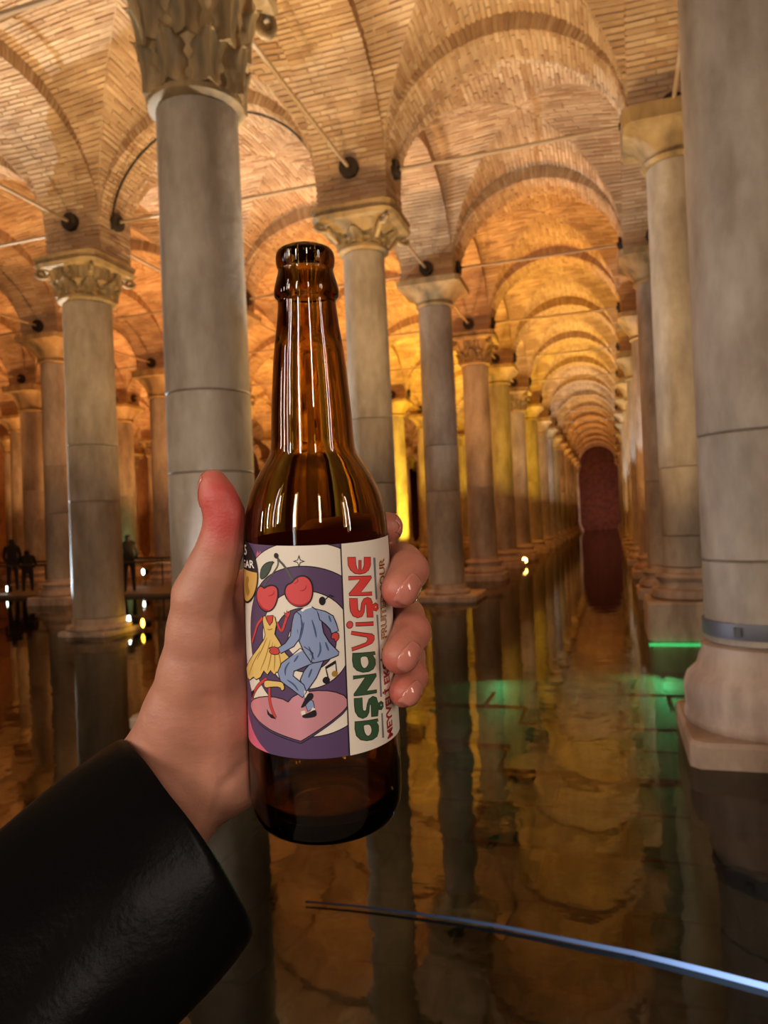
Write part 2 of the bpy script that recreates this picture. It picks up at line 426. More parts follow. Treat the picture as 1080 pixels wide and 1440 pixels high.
def volute_mesh():
    b = MB(); pts = []; rr = []
    for k in range(22):
        a = k/21*math.pi*3.1; R = 0.115*(1-k/26)
        pts.append((0, .06+R*math.cos(a+math.pi*.9), R*math.sin(a+math.pi*.9))); rr.append(.042*(1-.45*k/21))
    pts = [(0, -.22, -.34), (0, -.12, -.16), (0, -.08, -.03)] + pts; rr = [.03, .045, .045] + rr
    b.tube(pts, rr, 8); return autosmooth(b.mesh('volute', M_CAP), 60)
VOL = volute_mesh()
def base_mesh(kind, r):
    if kind == 'bell':
        prof = [(.58, .17), (.60, .20), (.60, .23), (.585, .27), (.59, .33), (.595, .42), (.57, .50), (.50, .57), (r+.05, .64), (r+.03, .68), (r+.035, .73), (r-.01, .745)]
    elif kind == 'attic':
        prof = [(.54, .20), (.58, .23), (.585, .28), (.56, .33), (.49, .35), (.46, .40), (.465, .44), (.50, .46), (.52, .50), (.50, .54), (r+.03, .56), (r+.02, .62), (r-.02, .63)]
    else:
        prof = [(r+.10, .10), (r+.12, .14), (r+.10, .18), (r+.02, .20), (r+.02, .30), (r-.01, .31)]
    b = MB(); b.lathe(prof, 48); return autosmooth(b.mesh('base', M_BASE), 40), prof[-1][1]
def plinth_mesh(hw, z0, z1):
    b = loft([(z0, hw, 24), (z1-.03, hw, 24), (z1, hw-.02, 20)], 64)
    return autosmooth(b.mesh('plinth', M_BASE), 30)
CACHE = {}
def cached(key, fn):
    if key not in CACHE: CACHE[key] = fn()
    return CACHE[key]
def column(x, y, label, group=None, r0=.40, r1=.365, cap='plain', zc=None, joints=(2.3, 3.3), base='attic', plinth=(.62, .2), zt=6.8):
    if zc is None: zc = {'plain': 6.15, 'basket': 5.95, 'carved': 5.85}[cap]
    c = empty('stone_column', (x, y, 0)); tag(c, label, 'column', group); c['kind'] = 'thing'
    ph, pt = plinth
    link_obj('plinth', cached(('p', ph, pt), lambda: plinth_mesh(ph, -.42, pt)), c)
    bm_, zb = cached(('b', base, r0), lambda: base_mesh(base, r0))
    dz = pt - {'bell': .17, 'attic': .20, 'low': .10}[base]
    link_obj('base', bm_, c, loc=(0, 0, dz)); zb += dz
    js = [zb] + [j for j in joints if zb+.2 < j < zc-.3] + [zc]
    for k in range(len(js)-1):
        key = ('d', r0, r1, js[k], js[k+1])
        o = link_obj('shaft_drum', cached(key, lambda: drum_mesh(r0, r1, js[k], js[k+1], zb, zc)), c)
        o.rotation_euler.z = random.uniform(0, 6.28)
    if cap == 'plain': link_obj('capital', cached(('cp', zc, r1, zt), lambda: plain_capital(zc, r1, zt)), c)
    elif cap == 'basket': link_obj('capital', cached(('cb', zc, r1, zt), lambda: basket_capital(zc, r1, zt)), c)
    else:
        cp = link_obj('capital', cached(('cc', zc, r1, zt), lambda: carved_bell(zc, r1, zt)), c)
        sc = (zt-zc)/1.07
        for tier, (me, z, rr, off) in enumerate(((LEAF1, zc+.11, r1+.05, 0), (LEAF2, zc+.13+.30*sc, r1+.085, math.pi/8))):
            for k in range(8):
                a = off + k*math.pi/4
                o = link_obj('acanthus_leaf', me, cp, loc=(rr*math.cos(a), rr*math.sin(a), z)); o.rotation_euler.z = a - math.pi/2; o.scale = (1, 1, sc)
        for k in range(4):
            a = math.pi/4 + k*math.pi/2
            o = link_obj('volute', VOL, cp, loc=((.66)*math.cos(a), (.66)*math.sin(a), zt-.26)); o.rotation_euler.z = a - math.pi/2; o.scale = (1, 1, sc)
    return c
row_names = ['', 'first', 'second', 'third', 'fourth', 'fifth', 'sixth']
special = {
 (2, 1): dict(label='thick grey column with carved leaf capital standing behind the bottle neck on its left', cap='carved', r0=.40, r1=.375, joints=(2.22, 2.95), zc=5.58, zt=6.92, base='low', plinth=(.6, .1)),
 (1, 1): dict(label='largest column, pinkish marble with flared base and steel band, cut by the right edge', cap='basket', r0=.43, r1=.40, joints=(1.33, 2.22), base='bell', plinth=(.62, .17)),
 (2, 2): dict(label='carved capital column directly right of the bottle neck', cap='carved', r0=.36, r1=.32, joints=(2.3, 3.3), zc=5.86, zt=6.45),
 (1, 2): dict(label='brownish column with basket capital partly hidden by the banded column', cap='basket', r0=.40, r1=.37, joints=(1.35, 2.28), zc=6.42, zt=7.05, base='attic', plinth=(.66, .5)),
 (3, 2): dict(label='column with carved capital and bright rim of light down its side, left of the thumb', cap='carved', r0=.43, r1=.41, joints=(2.28, 3.25), zc=5.72, zt=6.45, base='low', plinth=(.50, .08)),
 (2, 3): dict(label='grey column with plain trapezoid capital, second column right of the bottle neck', cap='plain', r0=.39, r1=.36, joints=(2.32, 3.3), zc=6.3, base='low', plinth=(.75, .12)),
 (1, 3): dict(label='pale lilac column seen between the brownish column and the far aisle', cap='plain', r0=.40, r1=.37, joints=(2.28,), zc=6.2),
 (4, 3): dict(label='slim column with plain capital just left of the rim lit column', cap='plain', r0=.37, r1=.33, joints=(2.3, 3.5), zc=6.15),
 (2, 4): dict(label='reddish column with carved capital, third column right of the bottle neck', cap='carved', r0=.39, r1=.36, joints=(2.55,), zc=5.95),
 (2, 5): dict(label='tan column with plain capital, fourth column right of the bottle neck', cap='plain', r0=.42, r1=.40, joints=(2.4,), zc=6.2),
 (2, 6): dict(label='yellow lit column with carved capital, fifth column right of the bottle neck', cap='carved', r0=.38, r1=.35, joints=(2.4,), zc=5.9),
 (4, 4): dict(label='brown column between the rim lit column and the thick grey column', cap='basket', r0=.40, r1=.37, joints=(2.4,)),
 (5, 5): dict(label='column tinged green at its foot, beside the standing dark figure', cap='plain', r0=.42, r1=.40, joints=(3.2,)),
 (3, 6): dict(label='golden yellow column framed between the bottle shoulder and the plain capital column', cap='plain', r0=.40, r1=.38, joints=(2.9,)),
}
POS = {}
ORD = ['first', 'second', 'third', 'fourth', 'fifth', 'sixth', 'seventh', 'eighth', 'ninth', 'tenth', 'eleventh', 'twelfth', 'thirteenth', 'fourteenth', 'fifteenth', 'sixteenth', 'seventeenth']
for j in range(1, len(YS)):
    for i, x in enumerate(XS):
        y = YS[j]
        if not keep(x, y): continue
        if i == 0 and j > 6: continue
        if i >= 4 and j > 11: continue
        if i == 3 and j > 13: continue
        jx, jy = random.uniform(-.05, .05), random.uniform(-.05, .05)
        px, py = x + (jx if j > 1 else 0), y + (jy if j > 1 else 0)
        if (i, j) == (1, 1): px, py = 1.03, 5.85
        sp = special.get((i, j)); POS[(i, j)] = (px, py)
        if sp: column(px, py, **dict(dict(zt=6.45) if j <= 2 and 'zt' not in sp else {}, **sp))
        else:
            side = ('on the right side of the central aisle' if i == 1 else 'on the left side of the central aisle' if i == 2 else 'beyond the right hand columns' if i == 0 else 'among the columns left of the aisle')
            column(px, py, ORD[j-1] + ' marble column from the camera ' + (side if i < 3 else 'in the ' + ORD[i-2] + ' line left of the aisle'), group='distant columns ' + side,
                   r0=random.choice([.37, .40, .42]), r1=.36, cap=random.choice(['carved', 'plain', 'plain', 'basket']), joints=random.choice([(2.3,), (2.3, 3.3), (2.8,)]))
# steel band round the large right column
bb = MB(); bb.lathe([(.432, .80), (.445, .80), (.447, .81), (.447, .90), (.445, .91), (.432, .91)], 64, cap=False)
for o in list(bpy.data.objects):
    if o.get('label', '').startswith('largest column'):
        bo = link_obj('steel_band', autosmooth(bb.mesh('steel_band', M_STEEL), 30), o); bo['label'] = 'grey steel strap'
        for a in (-2.2, -1.7):
            bolt = MB(); bolt.box((.455*math.cos(a), .455*math.sin(a), .855), (.02, .02, .03)); link_obj('buckle', bolt.mesh('buckle', M_STEEL), bo)

# ================================================================== TIE RODS with anchor plates
def rod(p0, p1, label, group, r=.030):
    b = MB(); p0 = Vector(p0); p1 = Vector(p1); m = (p0+p1)/2
    b.tube([p0-m, (p1-p0)*.5+p0-m+Vector((0, 0, -.015)), p1-m], r, 8)
    me = autosmooth(b.mesh('tie_rod', M_IRON)); o = link_obj('tie_rod', me, loc=m); tag(o, label, 'tie rod', group)
    d = (p1-p0).normalized()
    for s, p in ((1, p0), (-1, p1)):
        c = MB(); q = p-m + d*s*0.0
        c.tube([q - d*s*.01, q + d*s*.10], .15, 20); c.tube([q+d*s*.10, q+d*s*.13], .05, 10)
        link_obj('anchor_plate', autosmooth(c.mesh('anchor_plate', M_DARKIRON), 30), o)
    return o
ZR = S + 0.66
for j in range(1, 12):
    for i in (0, 1, 2, 3, 4, 5):
        if not keep(XS[i+1], YS[j]) or (i > 2 and j > 5) or (i == 0): continue
        zz = ZR
        lab = {(1, 2): 'iron tie rod spanning the first aisle arch beside the carved capital', (1, 3): 'iron tie rod spanning the second aisle arch',
               (2, 2): 'iron tie rod passing behind the thick grey column to the rim lit column'}.get((i, j))
        rod((XS[i]-HP, YS[j], zz), (XS[i+1]+HP, YS[j], zz), lab or ('iron tie rod spanning the ' + ORD[j-2] + ' aisle arch, far down the aisle' if i == 1 and j > 1 else 'iron tie rod over the first column row, out at the upper edge' if i == 1 else 'iron tie rod across ' + ORD[i-2] + ' bay left of aisle in ' + ORD[j-1] + ' row'),
            None if lab else ('tie rods across the aisle' if i == 1 else 'tie rods across the left bays'))
    for i in (1, 2, 3, 4, 5):
        if not keep(XS[i], YS[j]) or j > 6 or j+1 >= len(YS): continue
        lab = {(2, 1): 'iron tie rod running back from the thick grey column', (3, 1): 'iron tie rod high at the top left corner above the rim lit column'}.get((i, j))
        rod((XS[i], YS[j]+HY, ZR-.06), (XS[i], YS[j+1]-HY, ZR-.06), lab or ('iron tie rod running back from the ' + ORD[j-1] + (' column right of the aisle' if i == 1 else ' column of the ' + ORD[i-2] + ' left line')),
            None if lab else 'tie rods running away')
# electric cable clipped to the soffit of the left arch
cb = MB(); pts = []
cxm = (XS[2]+XS[3])/2; hwc = 5.05/2-HP
for k in range(31):
    p = math.pi*k/30; pts.append((cxm - (hwc-.035)*math.cos(p), YS[2]-.12, S+STILT+(RISE_A-.035)*math.sin(p)))
cb.tube(pts, .018, 6); tag(link_obj('arch_cable', autosmooth(cb.mesh('arch_cable', M_CABLE))), 'black cable following the underside of the pale arch behind the thick grey column', 'cable')

# ================================================================== LAMPS at the feet of the columns
def uplight(x, y, power, color, z=.35, size=.5):
    l = bpy.data.lights.new('uplight', 'AREA'); l.shape = 'DISK'; l.size = size; l.energy = power; l.color = color; l.spread = math.radians(105)
    o = bpy.data.objects.new('uplight', l); COL.objects.link(o); o.location = (x, y, z); o.rotation_euler = (math.pi, 0, 0)
bay_col = {1: TAN, 2: (.86, .92, 1.0), 3: ORANGE, 4: YELLOW, 5: WARM, 6: YELLOW, 7: WARM, 8: WHITE, 9: TAN, 10: ORANGE, 11: ORANGE, 12: ORANGE, 13: ORANGE, 14: ORANGE, 15: ORANGE}
for j in range(1, 16):
    # central aisle
    c = bay_col.get(j, TAN); pw = {1: 95, 2: 40, 3: 125, 4: 200, 5: 160, 6: 260, 7: 140, 8: 160}.get(j, 110)
    uplight(-2.6, YS[j]+1.9, pw, c); 
    if j in (1, 3, 5, 7, 9, 11): uplight(.2, YS[j]+2.9, pw*.6, c)
for (i, j, c, p) in [(3, 1, TAN, 170), (4, 1, TAN, 150), (3, 2, TAN, 170), (4, 2, ORANGE, 150), (3, 3, ORANGE, 170), (4, 3, ORANGE, 160), (3, 4, ORANGE, 150), (4, 4, ORANGE, 160), (5, 4, ORANGE, 160),
                     (6, 4, ORANGE, 150), (3, 5, YELLOW, 140), (4, 5, ORANGE, 150), (5, 5, ORANGE, 150), (6, 5, ORANGE, 150), (3, 6, YELLOW, 150), (4, 6, ORANGE, 150), (5, 6, ORANGE, 140), (3, 7, YELLOW, 120), (4, 7, YELLOW, 120), (5, 7, ORANGE, 120), (3, 9, YELLOW, 120), (4, 9, ORANGE, 120), (2, 1, TAN, 130), (5, 8, ORANGE, 140), (6, 7, ORANGE, 140), (4, 11, YELLOW, 120), (3, 11, YELLOW, 120), (5, 10, ORANGE, 120), (6, 6, ORANGE, 150), (7, 5, ORANGE, 150), (7, 6, ORANGE, 150), (7, 7, ORANGE, 150), (6, 3, ORANGE, 150), (0, 2, WARM, 90), (0, 4, WARM, 80), (0, 6, YELLOW, 80)]:
    uplight(XS[i]+1.9, YS[j]+2.0, p*(.68 if j < 3 else 1.3), c)
def spot(loc, target, power, color, deg, size=.05):
    l = bpy.data.lights.new('spot', 'SPOT'); l.energy = power; l.color = color; l.spot_size = math.radians(deg); l.shadow_soft_size = size; l.spot_blend = .4
    o = bpy.data.objects.new('spot', l); COL.objects.link(o); o.location = loc
    o.rotation_euler = (Vector(target)-Vector(loc)).to_track_quat('-Z', 'Y').to_euler()
spot((-12.5, 12.6, .3), (-8.6, 10.9, 4.0), 3500, COOL, 75)            # rim of light down the left column
spot((-7.2, 8.8, .3), (-3.55, 6.1, 6.2), 1200, COOL, 30)
spot((-1.2, 8.6, .3), (-3.55, 6.1, 6.2), 900, COOL, 30)
for j in range(4, 10): spot((-0.4, YS[j]-1.6, .3), (1.0, YS[j], 6.6), 900, COOL, 25)

area_light('end_wall_fill', (-1.2, 73, 1.0), (-1.2, 80.5, 3.5), 85, (1, .62, .5), 1.0, spread=120)  # unseen light added to brighten the end wall
spot((-4.5, 4.6, .5), (1.0, 5.9, 3.4), 260, (.80, .82, 1.0), 70)
spot((-6.8, 27.6, .3), (-8.6, 30.1, 4.2), 2600, YELLOW, 80)
spot((-7.6, 37.6, .3), (-8.6, 39.7, 4.2), 2600, YELLOW, 80)
for q in ((-29, 42), (-29, 56), (-20, 50), (-15, 66), (-9.5, 60), (-29, 30)): uplight(q[0], q[1], 220, YELLOW if q[0] > -16 else ORANGE)
# visible lamp fixtures
def fixture(px, py, z, color, strength, label, glow=None, r=.055):
    p = on_plane(px, py, z)
    e = empty('floor_lamp', p); tag(e, label, 'lamp')
    b = MB(); b.tube([(0, 0, -r*1.3), (0, 0, -.25-z)], .012, 6); b.tube([(0, r*.9, -r*.1), (0, -r*.6, 0)], [r*.9, r*1.05], 14)
    link_obj('housing', autosmooth(b.mesh('housing', M_LAMP)), e)
    d = MB(); d.add([(r*.95*math.cos(2*math.pi*k/16), -r*.62, r*.95*math.sin(2*math.pi*k/16)) for k in range(16)] + [(r*.6*math.cos(2*math.pi*k/16), -r*.8, r*.6*math.sin(2*math.pi*k/16)) for k in range(16)],
          [(k, (k+1) % 16, 16+(k+1) % 16, 16+k) for k in range(16)] + [tuple(range(16, 32))])
    ln = link_obj('lens', d.mesh('lens', emis('lamp lens', color, strength)), e)
    e.rotation_euler.z = math.atan2(-p.x, p.y)*-1 + 0.0
    return e
fixture(13, 828, .22, (.75, 1, .95), 30, 'small white lamp by the left edge just above the water', r=.09)
fixture(186, 872, .16, (.95, 1, .95), 30, 'small white lamp at the water beside the foot of the rim lit column', r=.09)
fixture(205, 876, .13, (1, .6, .05), 14, 'small amber lamp at the water left of the hand', r=.085)
fixture(204, 804, .5, (.8, 1, .95), 20, 'small white lamp on a stand behind the amber lamp', r=.10)
fixture(653, 829, .15, (1, .55, .2), 18, 'small orange lamp near the foot of the plain capital column', r=.08)
fixture(738, 788, .18, (1, .6, .15), 16, 'small orange lamp in the far left of the aisle', r=.11)

# green lamps under the water
g1 = on_plane(925, 915, 0); 
strip = MB(); c0 = Vector((POS[(1, 2)][0]-.66, POS[(1, 2)][1]-.70, -.04)); c1 = Vector((POS[(1, 2)][0]+.66, POS[(1, 2)][1]-.70, -.04))
strip.tube([c0, c1], .022, 8)
tag(link_obj('light_strip', strip.mesh('light_strip', emis('green light', (.05, 1, .42), 5))), 'green light strip at the foot of the brownish column', 'light strip')
spot((POS[(1, 2)][0]-.5, POS[(1, 2)][1]-.9, -.05), (-.4, 8.0, -.42), 130, GREEN, 150)
spot((-1.5, 9.6, -.05), (-1.0, 8.0, -.42), 60, GREEN, 150)
spot((-17.3, 23.6, .3), (-18.4, 24.9, 1.6), 60, GREEN, 70)
# glowing tube standing in for a reflected streak of light on the near water
def streak_mat():
    m, nt, b = new_mat('pale blue light streak')
    at = node(nt, 'ShaderNodeAttribute', attribute_name='glow')
    b.inputs['Base Color'].default_value = (.01, .012, .018, 1); b.inputs['Specular IOR Level'].default_value = 0; b.inputs['Roughness'].default_value = 1; b.inputs['Emission Color'].default_value = (.36, .55, 1, 1)
    nt.links.new(at.outputs['Fac'], b.inputs['Emission Strength']); return m
cp = [(430, 1268), (500, 1274), (580, 1284), (640, 1292), (700, 1302), (770, 1316), (830, 1328), (890, 1340), (940, 1352), (1000, 1367), (1080, 1388), (1180, 1416)]
cb = MB(); wp = [on_plane(px, py, .012) for px, py in cp]; cb.tube(wp, [.004+.0075*(k/11) for k in range(12)], 10)
me = autosmooth(cb.mesh('glow_streak', streak_mat())); at = me.attributes.new('glow', 'FLOAT', 'POINT')
at.data.foreach_set('value', [[.0, .01, .03, .06, .10, .16, .26, .42, .7, 1.1, 1.5, 1.5][k//10] for k in range(len(me.vertices))])
tag(link_obj('glow_streak', me), 'pale blue glowing light streak on the near water, standing in for a reflection', 'light streak')

# ================================================================== FAR WALKWAY and visitors
wk = empty('walkway', (-20.5, 18.3, 0)); tag(wk, 'low dark visitors walkway with handrail beyond the left columns', 'walkway')
for k in range(10):
    b = MB(); b.box((-9.5+2.1*k, 0, .03), (1.02, 1.3, .05)); link_obj('deck_panel', b.mesh('deck_panel', M_DECK), wk)
    for s in (-1, 1):
        b = MB(); b.tube([(-9.5+2.1*k, s*1.25, .08), (-9.5+2.1*k, s*1.25, .92)], .022, 8); link_obj('rail_post', b.mesh('rail_post', M_DARKIRON), wk)
for s in (-1, 1):
    b = MB(); b.tube([(-10.5, s*1.25, .93), (10.5, s*1.25, .93)], .03, 8); link_obj('handrail', b.mesh('handrail', M_DARKIRON), wk)
    b = MB(); b.box((0, s*1.28, -.2), (10.5, .03, .2)); link_obj('fascia', b.mesh('fascia', M_DECK), wk)
def far_person(px, dep, h, label, coat, arm=.15):
    d = ray(px, 760); p = Vector((d[0]*dep, d[1]*dep, .08))
    V = []; E = []; Rr = []
    def add(v, r, par=None):
        V.append(v); Rr.append(r)
        if par is not None: E.append((par, len(V)-1))
        return len(V)-1
    q = h/1.75
    pel = add((0, 0, .95*q), (.16, .12)); st = add((0, 0, 1.2*q), (.15, .11), pel); ch = add((0, 0, 1.38*q), (.19, .12), st)
    nk = add((0, 0, 1.5*q), (.06, .06), ch); hd = add((0, -.02, 1.6*q), (.095, .10), nk); add((0, -.01, 1.69*q), (.08, .09), hd)
    for s in (-1, 1):
        sh = add((s*.17, 0, 1.40*q), (.07, .07), ch); el = add((s*.24, -.02, 1.13*q), (.05, .05), sh); add((s*.17, -arm, .95*q), (.035, .035), el)
        hp = add((s*.09, 0, .86*q), (.09, .09), pel); kn = add((s*.11, -.03, .48*q), (.065, .065), hp); an = add((s*.12, .02, .08*q), (.045, .045), kn); add((s*.13, -.14, .035), (.04, .03), an)
    me = bpy.data.meshes.new('person'); me.from_pydata(V, E, []); o = bpy.data.objects.new('person', me); COL.objects.link(o)
    md = o.modifiers.new('s', 'SKIN'); o.modifiers.new('u', 'SUBSURF').levels = 1
    for i, r in enumerate(Rr): me.skin_vertices[0].data[i].radius = r
    me.skin_vertices[0].data[0].use_root = True
    me.materials.append(coat); o.location = p; o.rotation_euler.z = math.atan2(p.x, -p.y) + math.pi*0; tag(o, label, 'person')
    return o
far_person(180, 20.6, 1.66, 'person in long dark coat standing between the rim lit column and the hand', M_BLACK)
far_person(16, 23.2, 1.68, 'person in dark coat with grey trousers at the left edge', M_BLACK)
far_person(37, 22.6, 1.30, 'shorter dark dressed person beside the one at the left edge', M_BLACK)
# near walkway under the camera (out of the frame)
nw = empty('walkway', (0, -1.4, 0)); tag(nw, 'walkway deck below and behind the camera', 'walkway')
for k in range(8):
    b = MB(); b.box((-3.5+1.0*k, 0, .17), (.49, 1.6, .04)); link_obj('deck_panel', b.mesh('deck_panel', M_DECK), nw)

# ================================================================== THE BOTTLE
def cl(px, py, dep):      # camera-local point (x right, y up, z towards the viewer)
    return np.array([(px-540)/FPX*dep, -(py-720)/FPX*dep, -dep])
A0 = cl(447, 800, .310); A1 = cl(429, 360, .2989)
U = (A1-A0)/np.linalg.norm(A1-A0)
EF = np.array([0, 0, 1.0]); EF = EF - U*EF.dot(U); EF /= np.linalg.norm(EF)
ER = np.cross(U, EF)
def axis_t(py):
    # t along the axis where the axis meets image row py
    k = -(py-720)/FPX
    return (k*(-A0[2]) - A0[1])/(U[1] + k*U[2])
def axis_pt(py): return A0 + U*axis_t(py)
rows = [(348, 30), (351, 36), (356, 40), (362, 41.5), (370, 41.5), (376, 40.5), (380, 39), (386, 40), (395, 42.5), (405, 45), (412, 46), (418, 45.2), (423, 41.5), (430, 41.2), (460, 44.5), (500, 50), (540, 53.5),
        (580, 56.5), (615, 58.2), (635, 60.5), (648, 67), (660, 75), (680, 86), (700, 93.5), (720, 98.3), (740, 100.7), (770, 101.6), (900, 104), (1060, 106.4), (1100, 106.2), (1118, 104.5), (1130, 101), (1138, 95), (1143, 86)]
T = []; RR = []
for (py, r) in rows:
    t = axis_t(py); p = A0 + U*t; T.append(t); RR.append(r/FPX*(-p[2])*0.993)
T = np.array(T); RR = np.array(RR)
tb = T[-1]                                        # bottle bottom
H = T - tb
H = H[::-1]; RR = RR[::-1]                        # bottom to top
def Rh(h): return np.interp(h, H, RR)
B0 = A0 + U*tb
BM = Matrix(((ER[0], -EF[0], U[0], B0[0]), (ER[1], -EF[1], U[1], B0[1]), (ER[2], -EF[2], U[2], B0[2]), (0, 0, 0, 1)))   # local x right, y away, z up the axis
BW = CAMM @ BM
# smooth profile through the samples
hs = []; 
for k in range(len(H)-1):
    for q in range(4): hs.append(H[k] + (H[k+1]-H[k])*q/4)
hs.append(H[-1]); hs = np.array(hs)
def catmull(h):
    i = np.clip(np.searchsorted(H, h, side='right')-1, 0, len(H)-2)
    h0, h1 = H[i], H[i+1]; t = (h-h0)/(h1-h0)
    def sl(k):
        k = max(1, min(len(H)-2, k)); return (RR[k+1]-RR[k-1])/(H[k+1]-H[k-1])
    s0, s1 = sl(i), sl(i+1)
    return (2*t**3-3*t*t+1)*RR[i] + (t**3-2*t*t+t)*(h1-h0)*s0 + (-2*t**3+3*t*t)*RR[i+1] + (t**3-t*t)*(h1-h0)*s1
prof = [(0.0, .0035), (.012, .0030), (.0215, .0015), (.0235, 0.0)] + [(float(catmull(h)), float(h)) for h in hs]
top = prof[-1]
inner = [(top[0]-.0015, top[1]+.0006), (.0085, top[1]-.0005), (.0081, top[1]-.004)]
hN = H[-1]
for h in np.linspace(hN-.012, .012, 60):
    r = float(np.interp(h, H, RR)) - .0028
    if h > axis_t(470)-tb: r = min(r, .0084 + max(0, (hN-.02-h))*.03)
    if h < .030: r -= .0012*(1-(h-.012)/.018)
    inner.append((r, float(h)))
inner += [(.024, .0085), (.016, .0075), (0.0, .0085)]
bott = MB(); fullp = prof + inner; NB = 96; vs = []; fs = []
for (r, z) in fullp:
    for k in range(NB): a = 2*math.pi*k/NB; vs.append((r*math.cos(a), r*math.sin(a), z))
for i in range(len(fullp)-1):
    for k in range(NB): fs.append((i*NB+k, i*NB+(k+1) % NB, (i+1)*NB+(k+1) % NB, (i+1)*NB+k))
bott.add(vs, fs)
def glass_mat():
    m, nt, b = new_mat('amber bottle glass')
    b.inputs['Base Color'].default_value = (*srgb(208, 142, 62), 1); b.inputs['Transmission Weight'].default_value = 1.0
    b.inputs['Roughness'].default_value = 0.0; b.inputs['IOR'].default_value = 1.5
    b.inputs['Base Color'].default_value = (.96, .93, .86, 1)
    va = node(nt, 'ShaderNodeVolumeAbsorption'); va.inputs['Color'].default_value = (.765, .60, .08, 1); va.inputs['Density'].default_value = 660
    nt.links.new(va.outputs[0], nt.nodes['Material Output'].inputs['Volume'])
    n = noise_node(nt, 26, 2, 'Object', (1, 1, .25)); bump(nt, b, n.outputs[0], .12, .002)
    return m
bottle = empty('bottle'); bottle.matrix_world = BW
tag(bottle, 'empty amber glass beer bottle with purple and cream label held in the hand', 'bottle')
gme = bott.mesh('glass_body', glass_mat()); bmx = bmesh.new(); bmx.from_mesh(gme); bmesh.ops.remove_doubles(bmx, verts=bmx.verts, dist=1e-6); bmesh.ops.recalc_face_normals(bmx, faces=bmx.faces)
for f in bmx.faces: f.smooth = True
bmx.to_mesh(gme); bmx.free()
gb = link_obj('glass_body', gme, bottle)
# knurled ring under the base
kn = MB()
for k in range(72):
    a = 2*math.pi*k/72; kn.box((0, 0, 0), (.0005, .0012, .0006), Matrix.Translation((.0245*math.cos(a), .0245*math.sin(a), .0003)) @ Matrix.Rotation(a+math.pi/2, 4, 'Z'))
link_obj('base_knurling', kn.mesh('base_knurling', gme.materials[0]), bottle, 'stuff')

# ---- label geometry: photo point -> (s = arc length, h)
RL = float(Rh(axis_t(910)-tb))
def P2(px, py):
    d = np.array([(px-540)/FPX, -(py-720)/FPX, -1.0]); d /= np.linalg.norm(d)
    o = -B0
    ol = np.array([o.dot(ER), -o.dot(EF), o.dot(U)]); dl = np.array([d.dot(ER), -d.dot(EF), d.dot(U)])
    R = RL
    for _ in range(4):
        a = dl[0]**2+dl[1]**2; b = 2*(ol[0]*dl[0]+ol[1]*dl[1]); c = ol[0]**2+ol[1]**2-R*R
        D = max(0, b*b-4*a*c); t = (-b-math.sqrt(D))/(2*a); p = ol+dl*t; R = float(Rh(p[2]))
    return (math.atan2(p[0], -p[1])*RL, p[2])
def TT(ox, oy, k): return lambda x, y: P2(ox+x/k, oy+y/k)
C1 = TT(320, 740, 3.2); C3 = TT(335, 760, 7.714); C4 = TT(335, 880, 6.545); T4 = TT(470, 770, 9.6); T5 = TT(470, 910, 9.6); PX = TT(0, 0, 1)
hT = float(P2(450, 766.5)[1]); hB = float(P2(450, 1067)[1])
def wrap(s, h, lay):
    r = float(Rh(h)) + .00006 + lay*.000022; th = s/RL
    return (r*math.sin(th), -r*math.cos(th), h)
LM = {}
def lm(name, col, rough=.42, metal=0, spec=.4):
    if name not in LM: LM[name] = plain('label ' + name, col, rough, metal, spec)
    return LM[name]
COLS = dict(purple=srgb(84, 62, 96), cream=srgb(222, 212, 196), pink=srgb(206, 96, 124), black=srgb(30, 24, 30), cherry=srgb(204, 74, 76), cherryd=srgb(160, 38, 46), leaf=srgb(62, 76, 64),
            stem=srgb(84, 84, 74), blue=srgb(132, 148, 184), blued=srgb(66, 84, 122), yellow=srgb(220, 186, 108), yellowd=srgb(160, 120, 48), skin=srgb(196, 66, 60), gold=srgb(206, 160, 86), white=srgb(236, 232, 226),
            green=srgb(52, 82, 54), greend=srgb(26, 44, 30), red=srgb(214, 62, 56), redd=srgb(112, 20, 26), bar=srgb(108, 116, 128), tan=srgb(190, 166, 118), crimson=srgb(170, 36, 50))
for k, v in COLS.items(): lm(k, v)
fm = lm('foil', srgb(250, 176, 188), .33, .6)
